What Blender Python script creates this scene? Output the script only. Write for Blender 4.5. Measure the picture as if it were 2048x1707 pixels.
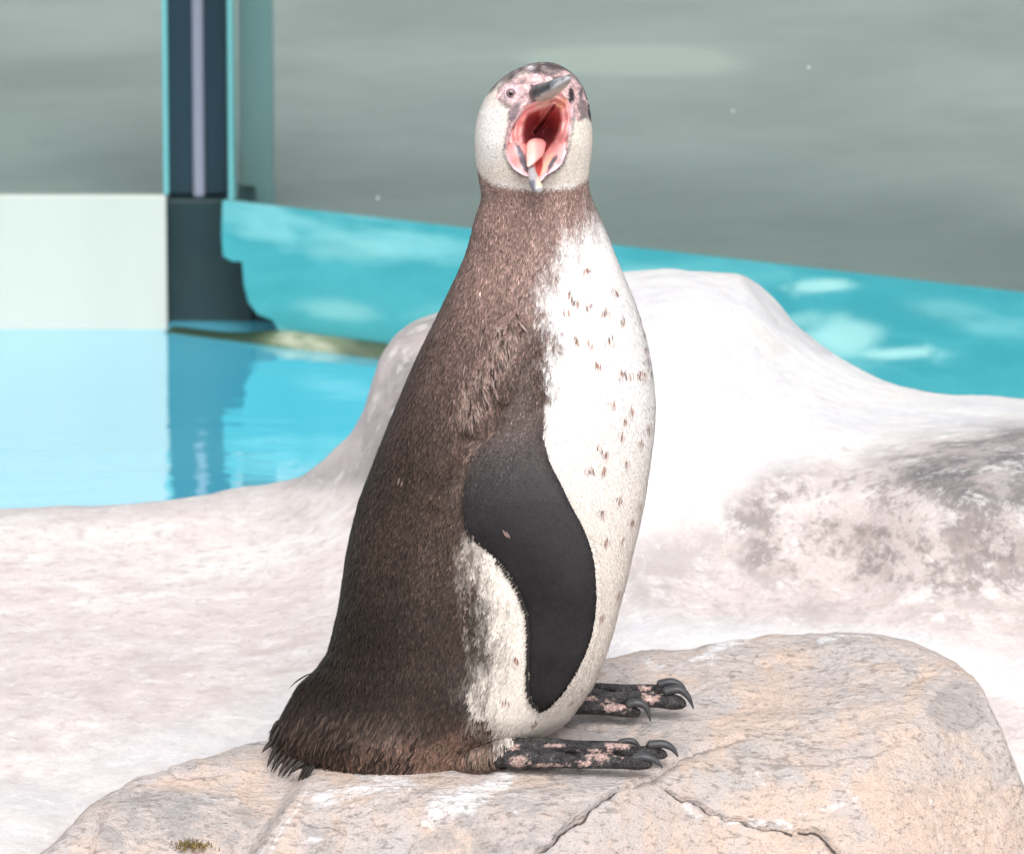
import bpy, math, random
import numpy as np
from mathutils import Matrix, Vector, kdtree

random.seed(4); rng = np.random.default_rng(4)
for o in list(bpy.data.objects): bpy.data.objects.remove(o)
scene = bpy.context.scene
COL = scene.collection

# ------------------------------------------------------------------ camera
PITCH = math.radians(12.5); DIST = 6.5; PXM = 2300.0; FPX = PXM * DIST
_c, _s = math.cos(PITCH), math.sin(PITCH)
FW = np.array([0, _c, -_s]); UPV = np.array([0, _s, _c]); RT = np.array([1.0, 0, 0])
def dirs(px, py):
    px = np.asarray(px, float); py = np.asarray(py, float)
    return FW + RT * ((px - 1024) / FPX)[..., None] + UPV * (-(py - 853.5) / FPX)[..., None]
_d = dirs(1024, 1541)
CAM = np.array([0, -.07, 0]) - _d * (DIST / (_d @ FW))
def at(px, py, Y):                       # world point on the vertical plane y = Y
    d = dirs(px, py); Y = np.asarray(Y, float)
    return CAM + d * ((Y - CAM[1]) / d[..., 1])[..., None]
def at_z(px, py, Z):                     # world point on the level plane z = Z
    d = dirs(px, py); return CAM + d * ((Z - CAM[2]) / d[..., 2])[..., None]
def proj(p):
    v = p - CAM; w = v @ FW
    return 1024 + FPX * (v @ RT) / w, 853.5 - FPX * (v @ UPV) / w

cam = bpy.data.cameras.new('camera'); cam_o = bpy.data.objects.new('camera', cam)
COL.objects.link(cam_o); scene.camera = cam_o
cam.sensor_width = 36; cam.lens = FPX * 36 / 2048
cam.clip_start = .5; cam.clip_end = 300
cam_o.location = CAM; cam_o.rotation_euler = (math.pi / 2 - PITCH, 0, 0)
cam.dof.use_dof = True; cam.dof.focus_distance = DIST - .03; cam.dof.aperture_fstop = 13
scene.render.resolution_x = 1024; scene.render.resolution_y = 853

# ------------------------------------------------------------------ light
SUN_EL, SUN_AZ = 46, 172                # azimuth from +Y towards +X: light from behind the camera's right
world = bpy.data.worlds.new('World'); scene.world = world; world.use_nodes = True
wn = world.node_tree.nodes; wl = world.node_tree.links; wn.clear()
wo = wn.new('ShaderNodeOutputWorld'); bg = wn.new('ShaderNodeBackground'); sky = wn.new('ShaderNodeTexSky')
hs = wn.new('ShaderNodeHueSaturation'); hs.inputs['Saturation'].default_value = .16
sky.sky_type = 'NISHITA'; sky.sun_disc = False
sky.sun_elevation = math.radians(SUN_EL); sky.sun_rotation = math.radians(SUN_AZ)
sky.dust_density = 3.0
bg.inputs['Strength'].default_value = .15
wl.new(sky.outputs[0], hs.inputs['Color']); wl.new(hs.outputs[0], bg.inputs['Color']); wl.new(bg.outputs[0], wo.inputs['Surface'])
sun = bpy.data.lights.new('sun', 'SUN'); sun.energy = 1.5; sun.angle = math.radians(28); sun.color = (1, .97, .94)
sun_o = bpy.data.objects.new('sun', sun); COL.objects.link(sun_o)
_e, _a = math.radians(SUN_EL), math.radians(SUN_AZ)
sd = Vector((math.sin(_a) * math.cos(_e), math.cos(_a) * math.cos(_e), math.sin(_e)))
sun_o.rotation_euler = sd.to_track_quat('Z', 'Y').to_euler()
sun_o.location = (3, -3, 5)
vs = scene.view_settings; vs.view_transform = 'Standard'; vs.look = 'None'; vs.exposure = .62; vs.gamma = 1
vs.use_curve_mapping = False

# ------------------------------------------------------------------ helpers
def lin(r, g, b):
    c = np.array([r, g, b]) / 255.0
    return np.where(c <= .04045, c / 12.92, ((c + .055) / 1.055) ** 2.4)
def sstep(a, b, x):
    t = np.clip((x - a) / (b - a), 0, 1); return t * t * (3 - 2 * t)
def vnoise(p, seed=0):
    p = np.asarray(p, float); i = np.floor(p).astype(np.int64); f = p - i; f = f * f * (3 - 2 * f)
    def h(ix, iy, iz):
        n = (ix * 374761393 + iy * 668265263 + iz * 2147483647 + seed * 1274126177) & 0xffffffff
        n = ((n ^ (n >> 13)) * 1274126177) & 0xffffffff
        n = ((n ^ (n >> 16)) * 2246822519) & 0xffffffff
        return ((n ^ (n >> 15)) & 0xffff) / 65535.0
    r = 0
    for dx in (0, 1):
        for dy in (0, 1):
            for dz in (0, 1):
                w = (f[:, 0] if dx else 1 - f[:, 0]) * (f[:, 1] if dy else 1 - f[:, 1]) * (f[:, 2] if dz else 1 - f[:, 2])
                r = r + w * h(i[:, 0] + dx, i[:, 1] + dy, i[:, 2] + dz)
    return r
def fbm(p, octs=4, seed=0, gain=.5):
    a, t, r = 1.0, 0.0, 0.0
    p = np.asarray(p, float)
    for k in range(octs):
        r = r + a * vnoise(p * 2.03 ** k + 17.3 * k, seed + k); t += a; a *= gain
    return r / t                                                     # 0..1
def seg_dist(px, py, poly, closed=False):
    pts = np.array(poly, float)
    if closed: pts = np.vstack([pts, pts[:1]])
    best = np.full(np.shape(px), 1e9)
    for (ax, ay), (bx, by) in zip(pts[:-1, :2], pts[1:, :2]):
        dx, dy = bx - ax, by - ay; L = dx * dx + dy * dy + 1e-9
        t = np.clip(((px - ax) * dx + (py - ay) * dy) / L, 0, 1)
        best = np.minimum(best, np.hypot(px - ax - t * dx, py - ay - t * dy))
    return best
def sdf(px, py, poly):                                               # + inside
    pts = np.array(poly, float); ins = np.zeros(np.shape(px), bool); n = len(pts)
    for k in range(n):
        (x1, y1), (x2, y2) = pts[k], pts[(k + 1) % n]
        c = ((y1 > py) != (y2 > py)) & (px < (x2 - x1) * (py - y1) / (y2 - y1 + 1e-12) + x1)
        ins ^= c
    d = seg_dist(px, py, poly, True)
    return np.where(ins, d, -d)
def tps(pts):
    """smooth surface through (px, py, value) control points"""
    P = np.array(pts, float); sc = 1000.0; xy = P[:, :2] / sc; n = len(P)
    def U(r2): return .5 * r2 * np.log(r2 + 1e-12)
    d2 = ((xy[:, None] - xy[None]) ** 2).sum(-1)
    A = np.zeros((n + 3, n + 3)); A[:n, :n] = U(d2) + np.eye(n) * 1e-4; A[:n, n] = 1; A[:n, n + 1:] = xy
    A[n, :n] = 1; A[n + 1:, :n] = xy.T
    w = np.linalg.solve(A, np.r_[P[:, 2], 0, 0, 0])
    def f(px, py):
        q = np.stack([np.ravel(px), np.ravel(py)], -1) / sc; out = np.empty(len(q))
        for k in range(0, len(q), 40000):
            b = q[k:k + 40000]; out[k:k + 40000] = U(((b[:, None] - xy[None]) ** 2).sum(-1)) @ w[:n] + w[n] + b @ w[n + 1:]
        return out.reshape(np.shape(px))
    return f

def mesh_obj(name, verts, faces, mat, parent=None, smooth=True, colors=None, attrs=None):
    me = bpy.data.meshes.new(name); verts = np.asarray(verts, float).reshape(-1, 3)
    if isinstance(faces, np.ndarray):
        n, k = faces.shape
        me.vertices.add(len(verts)); me.vertices.foreach_set('co', verts.ravel())
        me.loops.add(n * k); me.loops.foreach_set('vertex_index', faces.ravel().astype(np.int32))
        me.polygons.add(n); me.polygons.foreach_set('loop_start', (np.arange(n) * k).astype(np.int32))
        me.update(calc_edges=True); me.validate()
    else:
        me.from_pydata([tuple(v) for v in verts], [], faces); me.update()
    me.polygons.foreach_set('use_smooth', np.full(len(me.polygons), smooth))
    if colors is not None:
        a = me.color_attributes.new('tint', 'FLOAT_COLOR', 'POINT')
        a.data.foreach_set('color', np.c_[colors, np.ones(len(verts))].astype(np.float32).ravel())
    for k, v in (attrs or {}).items():
        a = me.attributes.new(k, 'FLOAT', 'POINT'); a.data.foreach_set('value', np.asarray(v, np.float32))
    me.materials.append(mat)
    o = bpy.data.objects.new(name, me); COL.objects.link(o)
    if parent is not None: o.parent = parent
    return o
def grid_faces(nr, nc, wrap=False):
    r = np.arange(nr - 1)[:, None]; c = np.arange(nc if wrap else nc - 1)[None]
    c2 = (c + 1) % nc
    return np.stack([r * nc + c, r * nc + c2, (r + 1) * nc + c2, (r + 1) * nc + c], -1).reshape(-1, 4)
def empty(name, loc=(0, 0, 0)):
    o = bpy.data.objects.new(name, None); COL.objects.link(o); o.location = loc; o.empty_display_size = .05
    return o
def tag(o, label=None, cat=None, group=None, kind=None):
    for k, v in (('label', label), ('category', cat), ('group', group), ('kind', kind)):
        if v: o[k] = v
    return o

class NT:
    def __init__(s, name):
        s.m = bpy.data.materials.new(name); s.m.use_nodes = True
        s.n = s.m.node_tree.nodes; s.l = s.m.node_tree.links
        s.b = s.n['Principled BSDF']; s.out = s.n['Material Output']
    def node(s, t, **k):
        n = s.n.new(t)
        for a, v in k.items(): setattr(n, a, v)
        return n
    def set(s, inp, v):
        if hasattr(v, 'is_output'): s.l.new(v, inp)
        elif isinstance(v, (tuple, list, np.ndarray)) and len(v) == 3 and inp.type == 'RGBA': inp.default_value = (*[float(x) for x in v], 1)
        else: inp.default_value = v
    def coord(s, scale=(1, 1, 1)):
        tc = s.node('ShaderNodeTexCoord'); mp = s.node('ShaderNodeMapping'); mp.inputs['Scale'].default_value = scale
        s.l.new(tc.outputs['Object'], mp.inputs[0]); return mp.outputs[0]
    def noise(s, scale, detail=4, rough=.55, vec=None, dist=0):
        n = s.node('ShaderNodeTexNoise'); n.inputs['Scale'].default_value = scale
        n.inputs['Detail'].default_value = detail; n.inputs['Roughness'].default_value = rough; n.inputs['Distortion'].default_value = dist
        s.l.new(vec if vec is not None else s.coord(), n.inputs['Vector']); return n.outputs['Fac']
    def ramp(s, f, a, b, lo=0.0, hi=1.0):
        n = s.node('ShaderNodeMapRange', interpolation_type='SMOOTHSTEP')
        s.l.new(f, n.inputs[0]); n.inputs[1].default_value = a; n.inputs[2].default_value = b
        n.inputs[3].default_value = lo; n.inputs[4].default_value = hi; return n.outputs[0]
    def mix(s, f, a, b, mode='MIX'):
        n = s.node('ShaderNodeMix', data_type='RGBA', blend_type=mode)
        s.set(n.inputs[0], f); s.set(n.inputs[6], a); s.set(n.inputs[7], b); return n.outputs[2]
    def math(s, op, a, b=0.0):
        n = s.node('ShaderNodeMath', operation=op); s.set(n.inputs[0], a); s.set(n.inputs[1], b); return n.outputs[0]
    def attr(s, name, out='Fac'):
        n = s.node('ShaderNodeAttribute', attribute_name=name); return n.outputs[out]
    def bump(s, h, strength, dist=.01, nrm=None):
        n = s.node('ShaderNodeBump'); n.inputs['Strength'].default_value = strength; n.inputs['Distance'].default_value = dist
        s.l.new(h, n.inputs['Height'])
        if nrm is not None: s.l.new(nrm, n.inputs['Normal'])
        return n.outputs[0]
    def fin(s, color=None, rough=.8, normal=None, spec=.3, **k):
        if color is not None: s.set(s.b.inputs['Base Color'], color)
        s.set(s.b.inputs['Roughness'], rough); s.b.inputs['Specular IOR Level'].default_value = spec
        if normal is not None: s.l.new(normal, s.b.inputs['Normal'])
        for a, v in k.items(): s.set(s.b.inputs[a.replace('_', ' ')], v)
        return s.m

def box(name, x0, x1, y0, y1, z0, z1, mat, parent=None, bevel=.002):
    import bmesh
    bm = bmesh.new(); bmesh.ops.create_cube(bm, size=1)
    for v in bm.verts: v.co = ((x0 + x1) / 2 + v.co.x * (x1 - x0), (y0 + y1) / 2 + v.co.y * (y1 - y0), (z0 + z1) / 2 + v.co.z * (z1 - z0))
    if bevel: bmesh.ops.bevel(bm, geom=bm.edges[:], offset=bevel, segments=2, affect='EDGES', profile=.5)
    me = bpy.data.meshes.new(name); bm.to_mesh(me); bm.free(); me.materials.append(mat)
    o = bpy.data.objects.new(name, me); COL.objects.link(o)
    if parent is not None: o.parent = parent
    return o
def prism(name, pts, depth, mat, parent=None):
    """front outline pts (list of world points on a vertical plane), pushed back by the vector depth"""
    n = len(pts); P = np.array(pts); V = np.vstack([P, P + depth])
    F = [list(range(n)), list(range(2 * n - 1, n - 1, -1))] + [[i, i + n, (i + 1) % n + n, (i + 1) % n] for i in range(n)]
    return mesh_obj(name, V, F, mat, parent, smooth=False)
def tube(path, radii, nseg=16, flat=None):
    """closed tapered tube with rounded ends; flat = vertical squash factors"""
    P = np.array(path, float); R = np.array(radii, float); n = len(P)
    # resample smoothly
    t = np.arange(n); tt = np.linspace(0, n - 1, (n - 1) * 8 + 1)
    def cr(a):
        a = np.asarray(a, float); o = np.empty((len(tt),) + a.shape[1:])
        for i, x in enumerate(tt):
            k = min(int(x), n - 2); f = x - k
            p0, p1, p2, p3 = a[max(k - 1, 0)], a[k], a[k + 1], a[min(k + 2, n - 1)]
            o[i] = .5 * (2 * p1 + (p2 - p0) * f + (2 * p0 - 5 * p1 + 4 * p2 - p3) * f * f + (3 * p1 - p0 - 3 * p2 + p3) * f ** 3)
        return o
    Q, r = cr(P), np.maximum(cr(R), 1e-5)
    T = np.gradient(Q, axis=0); T /= np.linalg.norm(T, axis=1)[:, None]
    Zv = np.array([0, 0, 1.0]); A = np.cross(T, Zv); A /= np.linalg.norm(A, axis=1)[:, None] + 1e-9; B = np.cross(A, T)
    th = np.linspace(0, 2 * math.pi, nseg, endpoint=False); fl = 1.0 if flat is None else flat
    V = [Q[0] - T[0] * r[0] * .7]
    for i in range(len(Q)):
        for a in th: V.append(Q[i] + A[i] * r[i] * math.cos(a) + B[i] * r[i] * fl * math.sin(a))
    V.append(Q[-1] + T[-1] * r[-1] * .7); m = len(Q)
    F = []
    for i in range(m - 1):
        for j in range(nseg):
            a, b = 1 + i * nseg + j, 1 + i * nseg + (j + 1) % nseg; F.append([a, b, b + nseg, a + nseg])
    for j in range(nseg):
        F.append([0, 1 + (j + 1) % nseg, 1 + j]); e = 1 + (m - 1) * nseg; F.append([len(V) - 1, e + j, e + (j + 1) % nseg])
    return np.array(V), F

# ------------------------------------------------------------------ materials
def mat_ledge():
    s = NT('lime_washed_rock'); v = s.coord((1, 1, 1)); n1 = s.noise(3.2, 6, .6, v, .4); n2 = s.noise(16, 7, .7, v, .15); n3 = s.noise(85, 6, .72, v, .3); n7 = s.noise(32, 6, .72, s.coord((1, 1.2, 1)), .1); n4 = s.noise(5, 3, .5, s.coord((1, 2.5, 1)), 1.0)
    base = s.mix(s.ramp(n1, .35, .65), (.555, .49, .48), (.61, .565, .55))
    base = s.mix(s.math('MULTIPLY', s.ramp(n4, .50, .66), .65), base, (.66, .63, .62))
    base = s.mix(s.math('MULTIPLY', s.attr('white'), .92), base, s.mix(s.ramp(s.noise(9, 4, .6, s.coord((1, 1.6, 1)), .8), .35, .65), (.56, .555, .58), (.65, .635, .625)))
    web = s.ramp(s.math('ADD', s.math('MULTIPLY', n2, .62), s.math('MULTIPLY', n3, .45)), .46, .60)
    bare = s.mix(s.ramp(n1, .4, .6), (.255, .222, .212), (.25, .232, .232))
    bare = s.mix(s.math('MULTIPLY', s.ramp(n2, .5, .7), .5), bare, (.34, .26, .22))
    k = s.math('MULTIPLY', s.attr('bare'), s.math('SUBTRACT', 1.0, s.math('MULTIPLY', web, .85)))
    base = s.mix(k, base, bare)
    base = s.mix(s.math('MULTIPLY', s.attr('grey'), s.ramp(n2, .2, .7, .9, .45)), base, (.115, .11, .118))
    base = s.mix(s.math('MULTIPLY', s.math('MULTIPLY', s.ramp(n3, .50, .66), s.math('SUBTRACT', 1.0, s.math('MULTIPLY', s.attr('white'), .6))), .42), base, (.30, .25, .24))
    base = s.mix(s.math('MULTIPLY', s.math('MULTIPLY', s.ramp(n7, .50, .64), s.math('SUBTRACT', 1.0, s.math('MULTIPLY', s.attr('white'), .6))), .36), base, (.40, .335, .32))
    base = s.mix(s.math('MULTIPLY', s.ramp(n7, .46, .34), .5), base, (.70, .68, .67))
    h = s.math('ADD', s.math('MULTIPLY', n2, .6), s.math('ADD', s.math('MULTIPLY', n3, .35), s.math('MULTIPLY', n7, .5)))
    return s.fin(base, .85, s.bump(h, .6, .008), .2)
def mat_boulder():
    s = NT('weathered_boulder'); v = s.coord(); vs_ = s.coord((1, .6, 1.6))
    n1 = s.noise(7, 5, .6, v, .5); n2 = s.noise(26, 6, .65, vs_, .8); n6 = s.noise(75, 5, .7, s.coord((.7, .9, 1.5)), .6); n3 = s.noise(170, 4, .65, s.coord((.55, .8, 1.3))); n4 = s.noise(12, 5, .6, s.coord((1.3, .8, 1)), 1.2); n5 = s.noise(420, 2, .5, v)
    base = s.mix(s.ramp(n1, .38, .62), (.48, .42, .40), (.445, .41, .40))
    orange = s.ramp(s.math('ADD', n4, s.math('MULTIPLY', s.math('SUBTRACT', s.attr('orange'), .5), .34)), .40, .70)
    base = s.mix(s.math('MULTIPLY', orange, .8), base, (.56, .425, .345))
    grey = s.ramp(s.math('ADD', n2, s.math('MULTIPLY', s.math('SUBTRACT', s.attr('grey'), .5), .6)), .52, .70)
    base = s.mix(s.math('MULTIPLY', grey, .7), base, (.31, .292, .288))
    lime = s.ramp(s.math('ADD', s.math('ADD', s.math('MULTIPLY', n2, .55), s.math('MULTIPLY', n6, .75)), s.math('MULTIPLY', s.attr('lime'), .36)), .80, 1.02)
    base = s.mix(s.math('MULTIPLY', lime, .88), base, (.70, .68, .69))
    base = s.mix(s.math('MULTIPLY', s.ramp(s.math('ADD', n3, s.math('MULTIPLY', s.math('SUBTRACT', n1, .5), .25)), .53, .66), .66), base, (.20, .17, .155))
    base = s.mix(s.math('MULTIPLY', s.ramp(n5, .55, .72), .5), base, (.2, .17, .15))
    base = s.mix(s.math('MULTIPLY', s.ramp(s.attr('crack'), .12, .7), .92), base, (.035, .03, .03))
    h = s.math('ADD', s.math('ADD', s.math('MULTIPLY', n2, .6), s.math('MULTIPLY', n6, .45)), s.math('ADD', s.math('MULTIPLY', n3, .35), s.math('MULTIPLY', n5, .12)))
    return s.fin(base, .82, s.bump(h, 1.0, .009), .25)
def mat_water():
    s = NT('pool_water'); v = s.coord((1, 2.6, 1)); n1 = s.noise(5, 3, .5, v, .5); n2 = s.noise(26, 2, .5, v, .3)
    h = s.math('ADD', n1, s.math('MULTIPLY', n2, .12))
    col = s.mix(s.ramp(s.noise(2.2, 3, .5, v, .6), .35, .65), (.10, .66, .92), (.13, .70, .94))
    b = s.bump(h, .10, .02); df = s.node('ShaderNodeBsdfDiffuse'); gl = s.node('ShaderNodeBsdfGlossy'); lw = s.node('ShaderNodeLayerWeight'); mx = s.node('ShaderNodeMixShader')
    s.l.new(col, df.inputs[0]); gl.inputs['Roughness'].default_value = .03; s.l.new(b, gl.inputs['Normal']); lw.inputs['Blend'].default_value = .5
    f = s.math('ADD', s.math('MULTIPLY', s.math('POWER', lw.outputs['Facing'], 1.7), 1.02), .04)
    s.l.new(f, mx.inputs[0]); s.l.new(df.outputs[0], mx.inputs[1]); s.l.new(gl.outputs[0], mx.inputs[2]); s.l.new(mx.outputs[0], s.out.inputs['Surface'])
    return s.m
def mat_turquoise():
    s = NT('turquoise_pool_paint'); v = s.coord((1.3, 1.3, 5)); n = s.noise(2.3, 3, .5, v, .7); n2 = s.noise(9, 4, .6, s.coord((1, 1, 3)), .5)
    c = s.mix(s.ramp(n2, .35, .65), (.034, .25, .275), (.048, .285, .31))
    k = s.ramp(s.math('ADD', n, s.math('MULTIPLY', n2, .15)), .60, .80)
    c = s.mix(s.math('MULTIPLY', k, .6), c, (.24, .50, .50))  # pale mottling painted in for light thrown up by the water
    c = s.mix(s.attr('caustic_patch'), c, (.36, .58, .54))  # caustic light and wet sheen painted into the wall colour
    return s.fin(c, .45, s.bump(n2, .15, .004), .4)
def mat_plain(name, c1, c2, scale=6, rough=.6, spec=.3, bump=.1, vec=(1, 1, 1), metal=0):
    s = NT(name); v = s.coord(vec); n = s.noise(scale, 5, .6, v, .4); f = s.noise(scale * 9, 3, .6, v)
    c = s.mix(s.ramp(n, .3, .7), c1, c2); m = s.fin(c, rough, s.bump(f, bump, .004), spec); s.b.inputs['Metallic'].default_value = metal
    return m
def mat_glass(name, tint, refl=.06):
    s = NT(name); tr = s.node('ShaderNodeBsdfTransparent'); tr.inputs[0].default_value = (*tint, 1)
    gl = s.node('ShaderNodeBsdfGlossy'); gl.inputs['Roughness'].default_value = .02
    mx = s.node('ShaderNodeMixShader'); fr = s.node('ShaderNodeFresnel'); fr.inputs[0].default_value = 1.18
    s.l.new(fr.outputs[0], mx.inputs[0]); s.l.new(tr.outputs[0], mx.inputs[1]); s.l.new(gl.outputs[0], mx.inputs[2])
    s.l.new(mx.outputs[0], s.out.inputs['Surface']); return s.m
def mat_tint(name, rough=.6, spec=.25, fine=0, fscale=300, sheen=0, sss=0, grain=.0, scaly=0):
    s = NT(name); c = s.attr('tint', 'Color'); nrm = None
    if fine or grain:
        n = s.noise(fscale, 3, .6)
        if grain: c = s.mix(grain, c, s.mix(1.0, c, s.ramp(n, .3, .7, .45, 1.5), 'MULTIPLY'))
        if fine: nrm = s.bump(n, fine, .002)
        if scaly:
            vo = s.node('ShaderNodeTexVoronoi', feature='DISTANCE_TO_EDGE'); vo.inputs['Scale'].default_value = scaly; s.l.new(s.coord((1.0, .7, .7)), vo.inputs['Vector']); nrm = s.bump(s.math('MULTIPLY', s.ramp(vo.outputs['Distance'], 0, .25), s.attr('scaly')), .75, .0014, nrm)
    m = s.fin(c, rough, nrm, spec)
    if sheen: s.b.inputs['Sheen Weight'].default_value = sheen
    if sss:
        s.b.inputs['Subsurface Weight'].default_value = sss; s.b.inputs['Subsurface Radius'].default_value = (.004, .0015, .001); s.b.inputs['Subsurface Scale'].default_value = 1
    return m
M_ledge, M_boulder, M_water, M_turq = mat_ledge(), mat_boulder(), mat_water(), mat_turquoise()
M_pale = mat_plain('pale_cream_paint', (.375, .39, .355), (.41, .42, .385), 5, .5, .3, .08, (1, 1, .4))
M_floor = mat_plain('grey_concrete', (.215, .22, .21), (.29, .29, .275), 1.3, .75, .25, .1)
M_post = mat_plain('dark_blue_steel', (.009, .026, .040), (.014, .034, .048), 4, .5, .2, .03, (1, 1, .2))
M_strip = mat_plain('column_reflection', (.17, .18, .23), (.23, .23, .29), 5, .35, .5, .03, (1, 1, .2))
M_base = mat_plain('wet_dark_concrete', (.010, .026, .030), (.018, .038, .040), 9, .5, .2, .15)
M_edge = mat_plain('teal_glass_edge', (.10, .30, .31), (.13, .36, .36), 4, .15, .5, .02, (1, 1, .3))
M_pane_refl = mat_plain('grey_green_reflection', (.16, .235, .235), (.19, .27, .265), 4, .4, .4, .03, (1, 1, .2))
M_glass = mat_glass('clear_pane', (.90, .97, .96))
def mat_kerb():
    s = NT('algae_kerb'); v = s.coord((1, 1, 3)); n = s.noise(9, 5, .6, v, .6)
    c = s.mix(s.ramp(n, .38, .62), (.33, .35, .26), (.10, .135, .065)); c = s.mix(s.attr('algae'), c, (.014, .034, .018))
    return s.fin(c, .5, s.bump(n, .4, .006), .4)
M_kerb = mat_kerb()

# ------------------------------------------------------------------ pool and viewing windows
ZW = -.10
Y0 = float(at_z(330, 658, ZW)[1]); ZT = float(at(330, 392, Y0)[2])
water = mesh_obj('pool_water', [(-6, .32, ZW), (6, .32, ZW), (6, Y0 + .6, ZW), (-6, Y0 + .6, ZW)], [[0, 1, 2, 3]], M_water)
tag(water, kind='structure')
# pale wall on the left, parallel to the picture
xl = float(at(333, 500, Y0)[0])
w = box('pool_wall', -2.6, xl, Y0, Y0 + .016, ZW - .5, ZT, M_pale)
tag(w, 'pale cream low pool wall left of the dark blue column', 'wall')
# turquoise wall receding to the corner
pa, pb = at_z(450, 402, ZT), at_z(2048, 587, ZT)
wd = (pb - pa) / np.linalg.norm(pb - pa); wnorm = np.array([-wd[1], wd[0], 0])        # away from the camera
if wnorm[1] < 0: wnorm = -wnorm
def on_wall(px, py, off=0.0):
    d = dirs(px, py); o = pa - wnorm * off; return CAM + d * (((o - CAM) @ wnorm) / (d @ wnorm))
outl = [(445, 401.5), (443, 470), (446, 512), (463, 522), (484, 523), (488, 570), (497, 605), (515, 628), (545, 640), (562, 668)]
front = [on_wall(*p) for p in outl]; front[0][2] = ZT
end = pa + wd * 2.4
lowl = front[-1].copy(); lowl[2] = ZW - .4
front += [lowl, np.array([end[0], end[1], ZW - .4]), np.array([end[0], end[1], ZT])]
# front face gridded to carry painted patches of caustic light
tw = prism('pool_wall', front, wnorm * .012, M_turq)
import bmesh
bm = bmesh.new(); bm.from_mesh(tw.data); bmesh.ops.triangulate(bm, faces=bm.faces[:])
for _ in range(8):
    bmesh.ops.subdivide_edges(bm, edges=[e for e in bm.edges if e.calc_length() > .014], cuts=1); bmesh.ops.triangulate(bm, faces=bm.faces[:])
bmesh.ops.triangulate(bm, faces=bm.faces[:]); bm.to_mesh(tw.data); bm.free()
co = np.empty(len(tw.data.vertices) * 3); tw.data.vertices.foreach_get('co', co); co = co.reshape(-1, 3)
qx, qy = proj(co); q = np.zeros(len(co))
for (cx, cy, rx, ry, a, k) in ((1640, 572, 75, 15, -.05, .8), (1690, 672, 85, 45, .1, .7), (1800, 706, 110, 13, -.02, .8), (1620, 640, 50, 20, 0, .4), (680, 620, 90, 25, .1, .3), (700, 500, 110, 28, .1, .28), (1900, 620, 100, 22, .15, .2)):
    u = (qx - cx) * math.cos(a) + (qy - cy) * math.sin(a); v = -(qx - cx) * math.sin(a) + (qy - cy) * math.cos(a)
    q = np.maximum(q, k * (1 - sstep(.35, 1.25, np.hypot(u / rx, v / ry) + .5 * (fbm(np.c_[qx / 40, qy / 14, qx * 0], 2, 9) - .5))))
a = tw.data.attributes.new('caustic_patch', 'FLOAT', 'POINT'); a.data.foreach_set('value', q.astype(np.float32))  # mask of the painted caustic light
tag(tw, 'turquoise painted pool wall with painted patches of pale caustic light behind the white rock', 'wall')
# kerb along the foot of the turquoise wall
n = 90; K = []; alg = []
xs = np.linspace(356, 1400, n)
prof = [(0, -.06), (.02, -.06), (.024, .002), (.022, .008), (.014, .013), (0, .015)]
for x in xs:
    b = on_wall(x, 660); b[2] = ZW
    rise = .25 + .75 * sstep(430, 600, x)
    for (o, z) in prof:
        K.append(b - wnorm * (o + .004) + np.array([0, 0, z * rise if z > 0 else z])); alg.append(1 - sstep(520, 590, x) if x < 600 else .7 * sstep(660, 740, x))
kb = mesh_obj('pool_kerb', K, grid_faces(n, len(prof)), M_kerb, attrs={'algae': alg})
tag(kb, 'low cream kerb stained green by algae along the turquoise wall waterline', 'kerb')
# corner column between the two walls
col = empty('corner_column', tuple(at(400, 650, Y0 + .12)))
tag(col, 'dark blue steel corner column with a strip imitating its bright reflection between the glass panes', 'column')
def px_x(px, Y, py=200): return float(at(px, py, Y)[0])
def cbox(name, p0, p1, Ya, Yb, z0, z1, m, b=.002):
    o = box(name, px_x(p0, Ya), px_x(p1, Ya), Ya, Yb, z0, z1, m, None, b); o.parent = col; o.matrix_parent_inverse = Matrix.Translation(-col.location); return o
ZC = ZT + 1.1
cbox('shaft', 333, 452, Y0 + .06, Y0 + .16, ZT - .01, ZC, M_post)
cbox('reflection_strip', 384, 408, Y0 + .05, Y0 + .0595, ZT - .012, ZC, M_strip, .004)  # added strip imitating the bright reflection on the column
cbox('pane_reflection', 478, 546, Y0 + .13, Y0 + .16, ZT - .2, ZC, M_pane_refl)  # added strip standing for the column's reflection in the right pane
cbox('base', 326, 505, Y0 + .045, Y0 + .155, ZW - .4, ZT - .012, M_base, .004)
cbox('footing', 505.5, 575, Y0 + .045, Y0 + .155, ZW - .4, float(at(530, 585, Y0 + .045)[2]), M_base, .004)
# panes
def pane(name, p0, p1, label, edge):
    g = empty(name, tuple((np.array(p0) + np.array(p1)) / 2)); g.location.z = ZT
    d = np.array(p1) - np.array(p0); L = np.linalg.norm(d[:2]); ang = math.atan2(d[1], d[0]); g.rotation_euler.z = ang
    box('glass_sheet', -L / 2 + (.0062 if edge < 0 else 0), L / 2 - (.0062 if edge > 0 else 0), -.004, .004, -.02, 1.2, M_glass, g, 0)
    e = L / 2 * edge
    box('glass_edge', min(e, e - .006 * edge), max(e, e - .006 * edge), -.0055, .0055, .001, 1.2, M_edge, g, .001)
    tag(g, label, 'glass pane', 'viewing panes on the pool walls'); return g
pane('glass_pane', (-2.6, Y0 + .008, 0), (px_x(336, Y0 + .008), Y0 + .008, 0), 'clear glass pane standing on the pale cream pool wall', 1)
g0 = pa + wnorm * .0065 + wd * .004; g1 = end + wnorm * .0065
gp = pane('glass_pane', g0, g1, 'clear glass pane standing on the turquoise pool wall', -1)
s = NT('splash_drop'); M_drop = s.fin((.75, .8, .8), .2, None, .5)
import bmesh
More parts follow.
